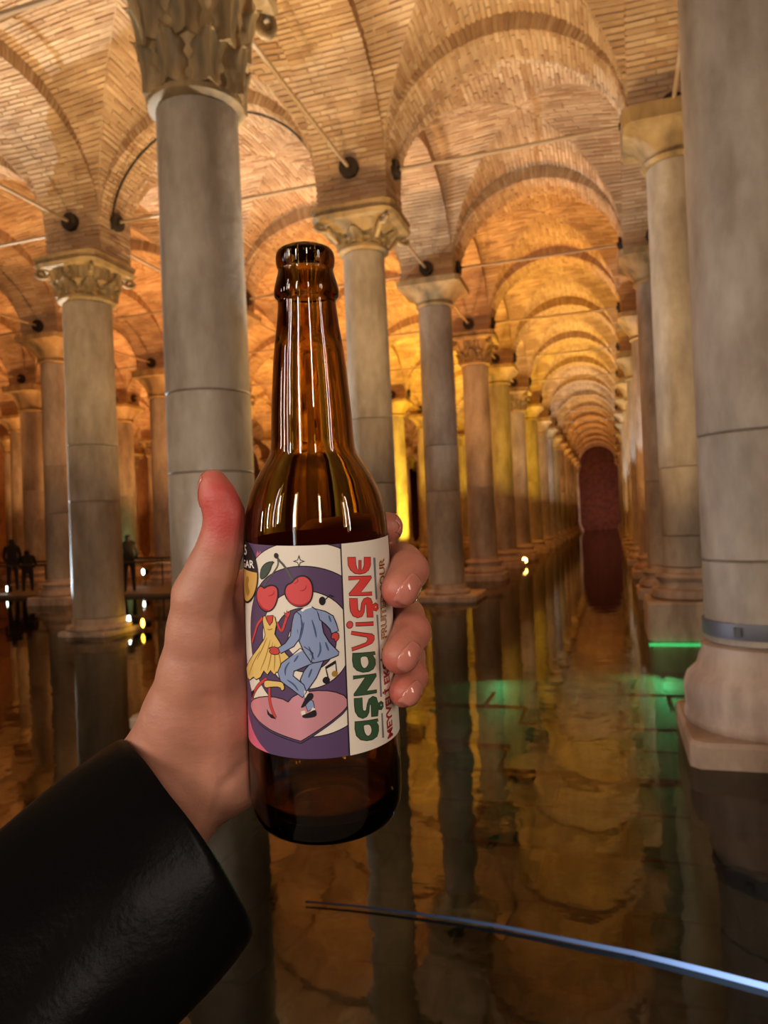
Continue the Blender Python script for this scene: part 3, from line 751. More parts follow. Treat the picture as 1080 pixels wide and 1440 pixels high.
class Art:
    def __init__(s, name): s.name = name; s.bm = bmesh.new(); s.mats = []
    def mi(s, m):
        if m not in s.mats: s.mats.append(m)
        return s.mats.index(m)
    def _finish(s, b, m, lay, clip):
        xs = [v.co.x for v in b.verts]
        if clip:
            for co, no in (((0, hT, 0), (0, 1, 0)), ((0, hB, 0), (0, -1, 0))):
                bmesh.ops.bisect_plane(b, geom=b.verts[:]+b.edges[:]+b.faces[:], plane_co=co, plane_no=no, clear_outer=True)
        x = math.floor(min(xs)/.0009)*.0009 + .0009
        while x < max(xs):
            bmesh.ops.bisect_plane(b, geom=b.verts[:]+b.edges[:]+b.faces[:], plane_co=(x, 0, 0), plane_no=(1, 0, 0)); x += .0009
        mi = s.mi(m); mp = {}
        for v in b.verts: mp[v] = s.bm.verts.new(wrap(v.co.x, v.co.y, lay))
        for f in b.faces:
            try: q = s.bm.faces.new([mp[v] for v in f.verts])
            except ValueError: continue
            q.material_index = mi; q.smooth = True
        b.free()
    def poly(s, pts, m, lay, clip=False):
        b = bmesh.new(); vs = [b.verts.new((p[0], p[1], 0)) for p in pts]
        f = b.faces.new(vs); f.normal_update()
        if f.normal.z < 0: f.normal_flip()
        bmesh.ops.triangulate(b, faces=[f], ngon_method='EAR_CLIP')
        s._finish(b, LM[m], lay, clip)
    def line(s, pts, w, m, lay, closed=False, clip=False, taper=False):
        P = [Vector((p[0], p[1])) for p in pts]; n = len(P)
        b = bmesh.new(); L = []
        for i in range(n):
            a = P[(i-1) % n] if (closed or i) else P[i]; c = P[(i+1) % n] if (closed or i < n-1) else P[i]
            d = (c-a); 
            if d.length < 1e-9: d = Vector((1, 0))
            d.normalize(); nn = Vector((-d.y, d.x)); ww = w/2*(1 if not taper else .25+.75*math.sin(math.pi*i/max(1, n-1)))
            L.append((b.verts.new((P[i].x+nn.x*ww, P[i].y+nn.y*ww, 0)), b.verts.new((P[i].x-nn.x*ww, P[i].y-nn.y*ww, 0))))
        for i in range(n if closed else n-1):
            j = (i+1) % n
            try: b.faces.new((L[i][0], L[i][1], L[j][1], L[j][0]))
            except ValueError: pass
        s._finish(b, LM[m], lay, clip)
    def shape(s, pts, m, lay, ow=.00035, om='black'):
        s.poly(pts, m, lay)
        if ow: s.line(pts, ow, om, lay+.5, closed=True)
    def out(s, parent):
        me = bpy.data.meshes.new(s.name); bmesh.ops.recalc_face_normals(s.bm, faces=[]) if False else None
        s.bm.to_mesh(me); s.bm.free()
        for m in s.mats: me.materials.append(m)
        return link_obj(s.name, me, parent)
def circ(c, r, n=72, ry=None): return [(c[0]+r*math.cos(2*math.pi*k/n), c[1]+(ry or r)*math.sin(2*math.pi*k/n)) for k in range(n)]
def smooth_poly(pts, it=2):
    for _ in range(it):
        q = []
        for i in range(len(pts)):
            a, b = pts[i], pts[(i+1) % len(pts)]
            q += [(a[0]*.75+b[0]*.25, a[1]*.75+b[1]*.25), (a[0]*.25+b[0]*.75, a[1]*.25+b[1]*.75)]
        pts = q
    return pts
def smooth_line(pts, it=2):
    for _ in range(it):
        q = [pts[0]]
        for i in range(len(pts)-1):
            a, b = pts[i], pts[i+1]; q += [(a[0]*.75+b[0]*.25, a[1]*.75+b[1]*.25), (a[0]*.25+b[0]*.75, a[1]*.25+b[1]*.75)]
        pts = q + [pts[-1]]
    return pts
# base paper
lb = MB(); NT = 120; NHH = 12
vs = []; 
for j in range(NHH+1):
    for k in range(NT):
        th = 2*math.pi*k/NT; h = hB+(hT-hB)*j/NHH; vs.append(wrap(th*RL, h, 0))
lb.add(vs, [(j*NT+k, j*NT+(k+1) % NT, (j+1)*NT+(k+1) % NT, (j+1)*NT+k) for j in range(NHH) for k in range(NT)])
label = link_obj('label', autosmooth(lb.mesh('label', LM['pink'])), bottle); label['label'] = 'wraparound paper label with dancing cherries and large lettering'
pxm = .284/FPX
CC = P2(428, 900)
bg = Art('background_print')
for lay, (r, m) in enumerate(((181, 'purple'), (138, 'cream'), (103.5, 'purple'), (69.5, 'cream'), (45, 'purple'), (24, 'cream'))):
    cpts = circ(CC, r*pxm, 96)
    if r > 100: cpts = [(max(-RL*2.2, p[0]), p[1]) for p in cpts]
    bg.poly(cpts, m, lay+1, clip=True)
    if lay: bg.line(circ(CC, r*pxm, 96), .0004, 'black', lay+1.5, closed=True, clip=True)
bg.out(label)
# heart
ht = [C4(*p) for p in [(125, 700), (150, 672), (200, 655), (270, 648), (340, 655), (410, 672), (462, 700), (500, 655), (560, 622), (640, 603), (730, 594), (820, 596), (900, 610), (970, 638), (1008, 680), (1005, 735), (960, 790), (850, 880), (700, 985), (578, 1060), (450, 1020), (300, 955), (200, 880), (140, 800), (120, 740)]]
hp = Art('heart_print')
hp.poly([(x, y-.0011) for x, y in ht], 'black', 7); hp.poly([(x, y-.0007) for x, y in ht], 'purple', 7.5)
hp.poly(ht, 'foil', 8); hp.line(ht, .0004, 'black', 8.5, closed=True)
hp.out(label)['label'] = 'shiny pink foil heart'
# cherries
ch = Art('cherry_print')
ch.line(smooth_line([C3(*p) for p in [(415, 165), (440, 210), (500, 270), (550, 350), (595, 440)]]), .0009, 'stem', 8)
ch.line(smooth_line([C3(*p) for p in [(430, 190), (440, 260), (400, 330), (330, 420), (280, 500)]]), .0006, 'stem', 8)
ch.poly(circ(C3(415, 165), .0011, 12), 'black', 8.3)
ch.shape(smooth_poly([C3(*p) for p in [(400, 225), (320, 235), (270, 275), (243, 340), (245, 425), (300, 400), (350, 330), (368, 260)]], 1), 'leaf', 9)
big = smooth_poly([C3(*p) for p in [(590, 450), (630, 400), (700, 378), (760, 400), (800, 460), (812, 540), (800, 630), (750, 700), (660, 722), (580, 690), (520, 620), (505, 545), (530, 480), (575, 462)]], 2)
sm = smooth_poly([C3(*p) for p in [(285, 520), (320, 495), (370, 482), (420, 500), (437, 560), (430, 640), (395, 730), (340, 772), (280, 765), (225, 700), (203, 610), (210, 530), (245, 490), (270, 500)]], 2)
for q in (big, sm): ch.shape(q, 'cherry', 9.5, .0006)
for pts in ([(670, 540), (700, 545), (735, 520), (740, 480)], [(640, 410), (655, 440), (610, 470)], [(330, 600), (370, 595), (395, 570), (390, 540)]):
    ch.line(smooth_line([C3(*p) for p in pts]), .0004, 'cherryd', 10.5, taper=True)
for pts in ([(525, 600), (560, 670), (630, 705), (720, 700), (780, 650)], [(225, 660), (270, 740), (330, 755)]):
    ch.line(smooth_line([C3(*p) for p in pts]), .0007, 'cherryd', 10.2, taper=True)
ch.out(label)['label'] = 'two red cherries on a stem'
# dancers
da = Art('dancer_print')
# woman
for pts, wd in (([(160, 412), (135, 442), (126, 480), (113, 522)], 13), ([(222, 430), (238, 468), (248, 470), (262, 425), (272, 392)], 12)):
    L = smooth_line([C1(*p) for p in pts]); da.line(L, (wd+3)/3.2*pxm, 'black', 9); da.line(L, wd/3.2*pxm, 'skin', 9.4)
da.shape([C1(*p) for p in [(262, 405), (255, 385), (266, 392), (268, 378), (275, 390), (284, 376), (282, 395), (274, 412)]], 'skin', 9.5, .0002)
da.shape([C1(*p) for p in [(178, 402), (205, 400), (212, 420), (192, 446), (176, 425)]], 'skin', 9.2, .0002)
leg = smooth_line([C1(*p) for p in [(178, 685), (150, 705), (130, 730), (112, 770)]]); da.line(leg, 18/3.2*pxm, 'black', 9); da.line(leg, 14/3.2*pxm, 'skin', 9.3)
leg = smooth_line([C1(*p) for p in [(190, 720), (190, 770), (196, 810), (218, 862)]]); da.line(leg, 18/3.2*pxm, 'black', 9, ); da.line(leg, 14/3.2*pxm, 'skin', 9.3)
da.poly([C1(*p) for p in [(178, 820), (192, 842), (205, 848), (222, 868), (198, 862), (182, 845)]], 'black', 9.6)
da.poly([C1(*p) for p in [(108, 745), (120, 735), (124, 745), (112, 775)]], 'black', 9.6)
da.shape(smooth_poly([C1(*p) for p in [(170, 690), (225, 696), (250, 700), (260, 730), (245, 742), (238, 722), (200, 722), (172, 728), (165, 710)]], 1), 'yellow', 9.7)
dress = [C1(*p) for p in [(163, 405), (172, 402), (180, 425), (192, 446), (204, 430), (208, 400), (216, 410), (222, 440), (214, 485), (235, 518), (262, 570), (290, 600), (272, 628), (238, 662), (222, 655), (212, 668), (196, 648), (182, 668), (166, 650), (150, 680), (132, 690), (120, 678), (104, 692), (94, 682), (88, 640), (112, 588), (142, 545), (166, 508), (172, 488), (164, 450), (160, 425)]]
da.shape(dress, 'yellow', 10, .0004)
for pts in ([(180, 500), (160, 550), (135, 600)], [(195, 510), (175, 590), (150, 650)], [(205, 520), (195, 600), (182, 650)], [(215, 530), (215, 600), (212, 650)], [(225, 540), (240, 600), (240, 640)], [(150, 560), (120, 610), (100, 670)], [(180, 462), (193, 466), (205, 460)]):
    da.line(smooth_line([C1(*p) for p in pts]), .0005, 'yellowd', 10.8, taper=True)
# man
da.shape([C1(*p) for p in [(375, 612), (345, 650), (328, 690), (345, 745), (362, 735), (400, 680), (432, 605), (420, 590)]], 'blue', 10.2, .0004)
da.shape([C1(*p) for p in [(345, 765), (385, 785), (392, 815), (362, 832), (350, 800)]], 'blue', 10.2, .0003)
da.shape([C1(*p) for p in [(328, 548), (285, 585), (245, 615), (228, 655), (240, 695), (290, 732), (338, 770), (356, 745), (344, 712), (296, 672), (300, 652), (345, 632), (392, 612), (370, 575)]], 'blue', 10.8, .0004)
da.poly([C1(*p) for p in [(345, 738), (366, 742), (364, 765), (348, 770)]], 'cream', 11.2); da.poly([C1(*p) for p in [(330, 832), (350, 828), (352, 845), (334, 850)]], 'cream', 11.2); da.poly([C1(*p) for p in [(382, 815), (394, 818), (394, 830), (372, 836)]], 'cream', 11.2)
da.poly(smooth_poly([C1(*p) for p in [(365, 748), (386, 750), (388, 772), (365, 790), (348, 812), (328, 818), (342, 790), (352, 770)]], 1), 'black', 11.6)
da.poly(smooth_poly([C1(*p) for p in [(335, 850), (362, 840), (395, 822), (402, 838), (400, 855), (370, 862), (340, 862)]], 1), 'black', 11.6)
da.poly([C1(*p) for p in [(275, 550), (325, 515), (335, 560), (300, 578)]], 'cream', 11)
jacket = [C1(*p) for p in [(330, 374), (352, 366), (378, 360), (395, 372), (422, 385), (425, 440), (432, 478), (458, 522), (500, 565), (497, 580), (450, 600), (390, 614), (376, 610), (345, 565), (325, 522), (318, 470), (300, 420), (300, 395), (312, 382)]]
da.shape(jacket, 'blue', 11.4, .0004)
da.shape([C1(*p) for p in [(312, 384), (330, 400), (335, 450), (325, 505), (300, 540), (242, 572), (228, 548), (262, 525), (284, 492), (292, 430), (300, 396)]], 'blue', 12, .0004)
da.shape([C1(*p) for p in [(400, 372), (440, 382), (474, 402), (490, 440), (498, 470), (468, 482), (460, 462), (440, 440), (415, 420), (408, 395)]], 'blue', 12, .0004)
da.shape(smooth_poly([C1(*p) for p in [(470, 480), (495, 475), (502, 495), (496, 512), (480, 520), (482, 505), (464, 505)]], 1), 'skin', 12.2, .0003)
da.shape(smooth_poly([C1(*p) for p in [(232, 548), (210, 540), (184, 548), (200, 555), (186, 562), (206, 578), (238, 574)]], 1), 'skin', 12.4, .0003)
da.poly([C1(*p) for p in [(330, 376), (345, 366), (378, 358), (380, 364), (350, 374), (338, 384)]], 'white', 12.4)
for pts in ([(345, 430), (335, 480), (322, 520)], [(380, 420), (395, 470), (400, 500)], [(330, 410), (340, 450), (336, 480)], [(415, 520), (420, 560), (405, 590)], [(440, 520), (455, 560)], [(365, 540), (378, 570), (390, 600)], [(280, 610), (260, 640), (262, 670)], [(320, 580), (300, 610)], [(380, 640), (365, 680)], [(270, 690), (300, 710), (320, 740)], [(455, 400), (465, 430)]):
    da.line(smooth_line([C1(*p) for p in pts]), .0007, 'blued', 12.8, taper=True)
da.line([C1(*p) for p in [(345, 540), (385, 570), (378, 610)]], .0003, 'black', 12.9)
da.out(label)['label'] = 'dancing couple, yellow dress and blue suit'
# little marks
mk = Art('ornament_print')
def star(cx, cy, r, k):
    pts = []
    for q in range(8):
        rr = r if q % 2 == 0 else r*.34; a = q*math.pi/4; pts.append(C3(cx+rr*math.cos(a), cy+rr*math.sin(a)*1.05))
    return pts
mk.poly(star(660, 225, 68, 0), 'black', 8); mk.poly(star(660, 225, 40, 0), 'cream', 8.6)
mk.poly(circ(C3(912, 655), .0013, 20, .0017), 'black', 8); mk.line([C3(935, 650), C3(1000, 585)], .0004, 'black', 8.4); mk.poly([C3(990, 580), C3(1050, 610), C3(1010, 615)], 'black', 8.4)
mk.line([C4(*p) for p in [(830, 490), (805, 385), (895, 325), (905, 430)]], .0005, 'black', 8); mk.poly([C4(*p) for p in [(805, 400), (800, 375), (895, 315), (898, 345)]], 'black', 8.2)
mk.poly(circ(C4(810, 500), .0014, 16), 'black', 8.2); mk.poly(circ(C4(888, 440), .0012, 16), 'yellowd', 8.3)
mk.out(label)
# badge at the left edge
bd = Art('badge_print'); bc = (P2(449, 811)[0] - math.radians(74)*RL, P2(449, 811)[1]); br_ = 47*pxm
bd.poly(circ(bc, br_, 64), 'black', 13)
lowp = [(bc[0]+br_*.94*math.cos(a), bc[1]+br_*.94*math.sin(a)) for a in np.linspace(math.radians(180-4), math.radians(360+4), 30)]
bd.poly(lowp, 'gold', 13.5)
bd.poly(smooth_poly([(bc[0]+br_*x, bc[1]+br_*y) for x, y in [(.15, -.1), (.45, -.15), (.3, -.4), (.5, -.6), (.2, -.8), (0, -.5)]], 1), 'yellowd', 14)
# lettering panel
le = Art('lettering')
seam_t = C1(508, 82); seam_b = C1(548, 1035)
sx = lambda h: seam_t[0] + (seam_b[0]-seam_t[0])*(hT-h)/(hT-hB)
rt = P2(547.5, 800)[0]; rb = rt+.0012
le.poly([(sx(hT), hT), (rt, hT), (rb, hB), (sx(hB), hB)], 'cream', 14, clip=True)
le.line([(sx(hT), hT), (sx(hB), hB)], .0005, 'black', 14.5)
le.poly([(rt+.002, hT), (rt+.02, hT), (rb+.02, hB), (rb+.002, hB)], 'purple', 13)
def lett(T, pts, m, om, k=1):
    q = [T(*p) for p in pts]; le.poly(q, om, 15); 
    le.line(q, .00042, om, 15.2, closed=True); c = (sum(p[0] for p in q)/len(q), sum(p[1] for p in q)/len(q))
    le.poly(q, m, 15.8); le.line(q, .00022, om, 16.2, closed=True)
E_ = [(175, 130), (280, 130), (284, 230), (300, 285), (325, 310), (325, 168), (355, 168), (355, 312), (380, 285), (395, 240), (395, 130), (482, 130), (480, 240), (455, 300), (410, 338), (340, 355), (270, 345), (215, 300), (185, 240)]
N_ = [(185, 388), (490, 382), (495, 405), (350, 600), (500, 598), (503, 640), (195, 645), (195, 620), (345, 430), (187, 435)]
S_ = [(200, 685), (305, 685), (310, 830), (330, 860), (350, 845), (362, 745), (390, 692), (440, 672), (485, 690), (505, 740), (508, 772), (545, 745), (580, 770), (585, 820), (560, 855), (512, 845), (518, 938), (435, 938), (428, 770), (415, 755), (405, 775), (395, 870), (370, 925), (310, 945), (250, 920), (215, 860), (205, 780)]
V_ = [(225, 1128), (500, 1165), (530, 1190), (532, 1240), (505, 1285), (460, 1310), (235, 1392), (228, 1352), (420, 1282), (445, 1240), (432, 1205), (222, 1168)]
for q in (E_, N_, S_, V_, [(280, 1012), (520, 1000), (522, 1045), (282, 1056)]): lett(T4, q, 'red', 'redd')
le.poly(circ(T4(205, 1040), .0015, 24), 'redd', 15); le.poly(circ(T4(205, 1040), .0012, 24), 'cherry', 15.8)
le.poly(circ(T4(548, 800), .00032, 12), 'cream', 17)
a1 = [(240, 82), (540, 60), (545, 100), (512, 108), (545, 170), (548, 230), (520, 290), (460, 325), (380, 335), (300, 310), (255, 260), (242, 170)]
n1 = [(248, 388), (555, 355), (560, 385), (430, 585), (565, 575), (568, 610), (258, 655), (262, 630), (410, 405), (250, 428)]
s1 = [(262, 690), (370, 682), (372, 800), (380, 850), (400, 862), (425, 850), (440, 760), (460, 700), (510, 662), (560, 680), (580, 750), (590, 755), (620, 728), (650, 750), (652, 800), (630, 840), (590, 838), (583, 870), (580, 925), (495, 935), (490, 780), (480, 765), (468, 785), (460, 880), (430, 935), (380, 958), (320, 935), (280, 870), (268, 780)]
a2 = [(270, 1005), (580, 965), (583, 1000), (560, 1006), (588, 1060), (590, 1130), (570, 1200), (510, 1245), (430, 1258), (350, 1245), (295, 1190), (275, 1100)]
for q in (a1, n1, s1, a2): lett(T5, q, 'green', 'greend')
for q in ([(350, 125), (430, 115), (455, 170), (455, 230), (420, 280), (385, 285), (355, 240), (345, 180)], [(390, 1045), (470, 1035), (498, 1090), (495, 1150), (465, 1195), (430, 1195), (400, 1150), (388, 1090)]):
    qq = smooth_poly([T5(*p) for p in q], 1); le.poly(qq, 'cream', 17); le.line(qq, .0003, 'greend', 17.3, closed=True)
le.poly(circ(T5(622, 780), .00032, 12), 'cream', 17)
for T, q in ((T4, [(515, 135), (545, 135), (572, 695), (548, 700)]), (T4, [(558, 905), (582, 905), (605, 1344+0), (585, 1344)]), (T5, [(585, 0), (605, 0), (635, 668), (610, 668)]), (T5, [(625, 890), (645, 888), (665, 1220), (637, 1222)])):
    le.poly([T(*p) for p in q], 'bar', 15)
def text(art, body, p0, p1, m, lay, hgt, bold=0.0, horizontal=False):
    cu = bpy.data.curves.new('t', 'FONT'); cu.body = body; cu.size = 1; cu.offset = bold; cu.resolution_u = 3
    ob = bpy.data.objects.new('t', cu); COL.objects.link(ob); dg = bpy.context.evaluated_depsgraph_get()
    me = bpy.data.meshes.new_from_object(ob.evaluated_get(dg)); bpy.data.objects.remove(ob); bpy.data.curves.remove(cu)
    xs = [v.co.x for v in me.vertices]; w0, w1 = min(xs), max(xs)
    L = math.hypot(p1[0]-p0[0], p1[1]-p0[1]); k = L/(w1-w0); dx, dy = (p1[0]-p0[0])/L, (p1[1]-p0[1])/L; ky = hgt/0.70
    b = bmesh.new(); b.from_mesh(me)
    for v in b.verts:
        x, y = (v.co.x-w0)*k, v.co.y*ky; v.co = (p0[0]+dx*x-dy*y, p0[1]+dy*x+dx*y, 0)
    art._finish(b, LM[m], lay, False); bpy.data.meshes.remove(me)
def column_text(body, x0, y0, x1, y1, wpx, m, lay, bold):
    # reads upwards: baseline on the right, from (x0,y0) at the foot to (x1,y1) at the head
    a, b_ = P2(x0, y0), P2(x1, y1); a2, b2 = P2(x0-wpx, y0), P2(x1-wpx, y1)
    text(le, body, a, b_, m, lay, (a[0]-a2[0]+b_[0]-b2[0])/2, bold)
column_text('MEYVEL\u0130 EK\u015e\u0130 /', 551.3, 1034, 543.5, 908, 7.4, 'redd', 15, .035)
column_text('MEYVEL\u0130 EK\u015e\u0130 /', 551.3, 1034, 543.5, 908, 7.4, 'crimson', 15.6, .0)
column_text('FRUITED SOUR', 542.8, 897, 538.8, 784, 7.2, 'redd', 15, .045)
column_text('FRUITED SOUR', 542.8, 897, 538.8, 784, 7.2, 'tan', 15.6, -.004)
le.out(label)['label'] = 'cream panel with red and green vertical lettering'
text(bd, 'SUGAR', (bc[0]-br_*.85, bc[1]+br_*.06), (bc[0]+br_*.80, bc[1]+br_*.20), 'white', 14, .0030, .015)
text(bd, '%5', (bc[0]-br_*.4, bc[1]+br_*.50), (bc[0]+br_*.25, bc[1]+br_*.55), 'white', 14, .0040, .015)
bd.out(label)['label'] = 'round black and gold badge'

# ================================================================== THE HAND
def hb(ang, py, off):     # point round the bottle: 0 = towards camera, 90 = right, 180 = behind, 270 = left
    a = math.radians(ang); t = axis_t(py); R = float(Rh(t-tb)) + off
    return A0 + U*t + ER*R*math.sin(a) + EF*R*math.cos(a)
pxr = lambda px, dep: px/FPX*dep
PR = []   # (a, b, ra, rb, group)
def chain(g, pts):
    for k in range(len(pts)-1): PR.append((pts[k][0], pts[k+1][0], pts[k][1], pts[k+1][1], g))
thumb = [(cl(300, 680, .297), pxr(20, .297)), (cl(307, 700, .297), pxr(23.5, .297)), (cl(316, 725, .298), pxr(26, .298)), (cl(315, 748, .299), pxr(26.5, .299)), (cl(310, 770, .300), pxr(30, .300)), (cl(298, 802, .302), pxr(34, .302)), (cl(285, 838, .304), pxr(40, .304)), (cl(284, 885, .308), pxr(46, .308)),
         (cl(277, 945, .312), pxr(51, .312)), (cl(262, 1005, .318), pxr(58, .318)), (cl(222, 1078, .325), pxr(56, .325))]
chain('thumb', thumb)
# palm
chain('palm', [(cl(215, 1088, .326), .0175), (cl(150, 1190, .312), .0190), (cl(60, 1300, .296), .020)])
chain('palm', [(cl(258, 1128, .328), .0170), (cl(190, 1230, .312), .0190), (cl(100, 1350, .296), .020)])
MC = [(205, 812, .0105), (200, 852, .0105), (203, 893, .0100), (210, 932, .0095)]
for (an, py, r) in MC:
    chain('palm', [(cl(250, 1085, .328), .016), (cl(318, 915+(py-812)*.75, .335), .0130), (hb(an+42, py+(50 if py < 820 else 25), r+.001), r+.001), (hb(an, py, r), r)])
chain('palm', [(cl(305, 935, .320), .0165), (cl(312, 1010, .322), .0170), (cl(316, 1078, .326), .0165), (cl(262, 1120, .328), .017)])
chain('palm', [(cl(318, 1078, .330), .0165), (hb(225, 1010, .012), .0125)])
chain('palm', [(cl(300, 880, .322), .0120), (cl(338, 874, .334), .0105)])
FING = dict(
 index=[(hb(205, 812, .0100), .0100), (hb(185, 772, .0085), .0088), (hb(150, 760, .0078), .0080), (hb(127, 753, .0070), .0070)],
 middle=[(hb(200, 852, .0100), .0100), (hb(150, 808, .0092), .0088), (hb(112, 803, .0088), .0083), (hb(84, 804, .0078), .0082), (hb(64, 822, .0070), .0074)],
 ring=[(hb(203, 893, .0098), .0098), (hb(150, 880, .0090), .0085), (hb(112, 882, .0086), .0081), (hb(82, 888, .0076), .0080), (hb(60, 908, .0068), .0073)],
 little=[(hb(210, 932, .009), .0090), (hb(150, 935, .0078), .0078), (hb(108, 938, .0074), .0074), (hb(82, 950, .0064), .0068), (hb(66, 960, .0060), .0063)])
for k, v in FING.items(): chain(k, v)
KJ = dict(thumb=.004, palm=.010, index=.002, middle=.002, ring=.002, little=.002)
def crs(pts, z, w_, dp): return [(cl(*pts[k], z), cl(*pts[k+1], z), w_, dp) for k in range(len(pts)-1)]
CREASE = crs([(318, 757), (332, 751), (344, 748)], .287, .0016, .0006) + crs([(316, 765), (330, 762)], .287, .0014, .0005) + crs([(350, 975), (320, 985), (285, 975)], .300, .0022, .0006) \
    + crs([(300, 1150), (315, 1100), (345, 1075)], .309, .0028, .0008) + crs([(322, 835), (316, 870), (318, 920)], .300, .004, .0012)
def bottle_sdf(p):
    q = p - B0; t = q @ U; rad = np.linalg.norm(q - np.outer(t, U), axis=1)
    return np.maximum(rad - np.interp(t, H, RR), -t)
def smin(a, b, k):
    h = np.clip(.5+.5*(b-a)/k, 0, 1); return b*(1-h)+a*h - k*h*(1-h)
def hand_sdf(p):
    G = {}
    for (a, b, ra, rb_, g) in PR:
        ab = b-a; t = np.clip(((p-a) @ ab)/ab.dot(ab), 0, 1); d = np.linalg.norm(p - a - np.outer(t, ab), axis=1) - (ra+(rb_-ra)*t)
        G[g] = d if g not in G else smin(G[g], d, KJ[g])
    body = smin(G['palm'], G['thumb'], .006)
    fs_ = np.minimum(np.minimum(G['index'], G['middle']), np.minimum(G['ring'], G['little']))
    d = smin(body, fs_, .005)
    # fold lines of the thumb and palm
    for (a, b, w_, dp) in CREASE:
        ab = b-a; t = np.clip(((p-a) @ ab)/ab.dot(ab), 0, 1); q = np.linalg.norm(p - a - np.outer(t, ab), axis=1)
        d = d + dp*np.exp(-(q/w_)**2)
    d = np.maximum(d, -(bottle_sdf(p) - .00025))
    return d
allp = np.array([q for pr in PR for q in pr[:2]])
lo = allp.min(0)-.03; hi = allp.max(0)+.03
hx = .0011
nx, ny, nz = [int((hi[k]-lo[k])/hx)+1 for k in range(3)]
gx = lo[0]+hx*np.arange(nx); gy = lo[1]+hx*np.arange(ny); gz = lo[2]+hx*np.arange(nz)
D = np.full((nx, ny, nz), .02, dtype=np.float32)
# coarse pass, then fine evaluation near the surface
cs = 8
cxg, cyg, czg = [np.arange(0, n, cs) for n in (nx, ny, nz)]
CG = np.stack(np.meshgrid(gx[cxg]+hx*cs/2, gy[cyg]+hx*cs/2, gz[czg]+hx*cs/2, indexing='ij'), -1).reshape(-1, 3)
cdv = hand_sdf(CG).reshape(len(cxg), len(cyg), len(czg))
blk = np.argwhere(np.abs(cdv) < hx*cs*1.4)
inside = cdv < 0
for i in range(len(cxg)):
    for j in range(len(cyg)):
        for k in range(len(czg)):
            if inside[i, j, k]: D[i*cs:(i+1)*cs, j*cs:(j+1)*cs, k*cs:(k+1)*cs] = -.02
off = np.stack(np.meshgrid(*[np.arange(cs)]*3, indexing='ij'), -1).reshape(-1, 3)
for c0_ in range(0, len(blk), 2000):
    bb_ = blk[c0_:c0_+2000]; idx = (bb_[:, None, :]*cs + off[None]).reshape(-1, 3)
    idx = idx[(idx[:, 0] < nx) & (idx[:, 1] < ny) & (idx[:, 2] < nz)]
    D[idx[:, 0], idx[:, 1], idx[:, 2]] = hand_sdf(lo + idx*hx)
def surface_nets(D):
    s = D < 0; nx, ny, nz = D.shape
    c = np.zeros((nx-1, ny-1, nz-1), int)
    for a in (0, 1):
        for b in (0, 1):
            for e in (0, 1): c += s[a:nx-1+a, b:ny-1+b, e:nz-1+e]
    act = (c > 0) & (c < 8); ids = -np.ones(act.shape, int); cells = np.argwhere(act); ids[act] = np.arange(len(cells))
    acc = np.zeros((len(cells), 3)); cnt = np.zeros(len(cells))
    cor = [(a, b, e) for a in (0, 1) for b in (0, 1) for e in (0, 1)]
    for p in cor:
        for ax in range(3):
            if p[ax]: continue
            q = list(p); q[ax] = 1
            d0 = D[cells[:, 0]+p[0], cells[:, 1]+p[1], cells[:, 2]+p[2]]; d1 = D[cells[:, 0]+q[0], cells[:, 1]+q[1], cells[:, 2]+q[2]]
            m = (d0 < 0) != (d1 < 0); t = np.where(m, d0/np.where(m, d0-d1, 1), 0)
            pt = np.tile(np.array(p, float), (len(cells), 1)); pt[:, ax] += t
            acc[m] += pt[m]; cnt[m] += 1
    V = cells + acc/cnt[:, None]
    F = []
    for ax in range(3):
        a, b = (ax+1) % 3, (ax+2) % 3
        sl0 = [slice(None)]*3; sl1 = [slice(None)]*3; sl0[ax] = slice(0, -1); sl1[ax] = slice(1, None)
        ch_ = s[tuple(sl0)] != s[tuple(sl1)]; e = np.argwhere(ch_); e = e[(e[:, a] > 0) & (e[:, b] > 0) & (e[:, a] < D.shape[a]-1) & (e[:, b] < D.shape[b]-1)]
        flip = s[tuple(e.T)]
        def cid(da, db):
            q = e.copy(); q[:, a] -= da; q[:, b] -= db; return ids[q[:, 0], q[:, 1], q[:, 2]]
        Q = np.stack([cid(0, 0), cid(1, 0), cid(1, 1), cid(0, 1)], 1)
        Q[~flip] = Q[~flip][:, ::-1]; F.append(Q[(Q >= 0).all(1)])
    return V, np.concatenate(F)
V, F = surface_nets(D); V = lo + V*hx
worldV = (np.array(CAMM.to_3x3()) @ V.T).T + np.array(CAMPOS)
wrist = np.array(CAMM.to_3x3()) @ cl(236, 1108, .327) + np.array(CAMPOS)
me = bpy.data.meshes.new('person'); me.from_pydata((worldV-wrist).tolist(), [], F.tolist()); me.update()
me.polygons.foreach_set('use_smooth', [True]*len(me.polygons))
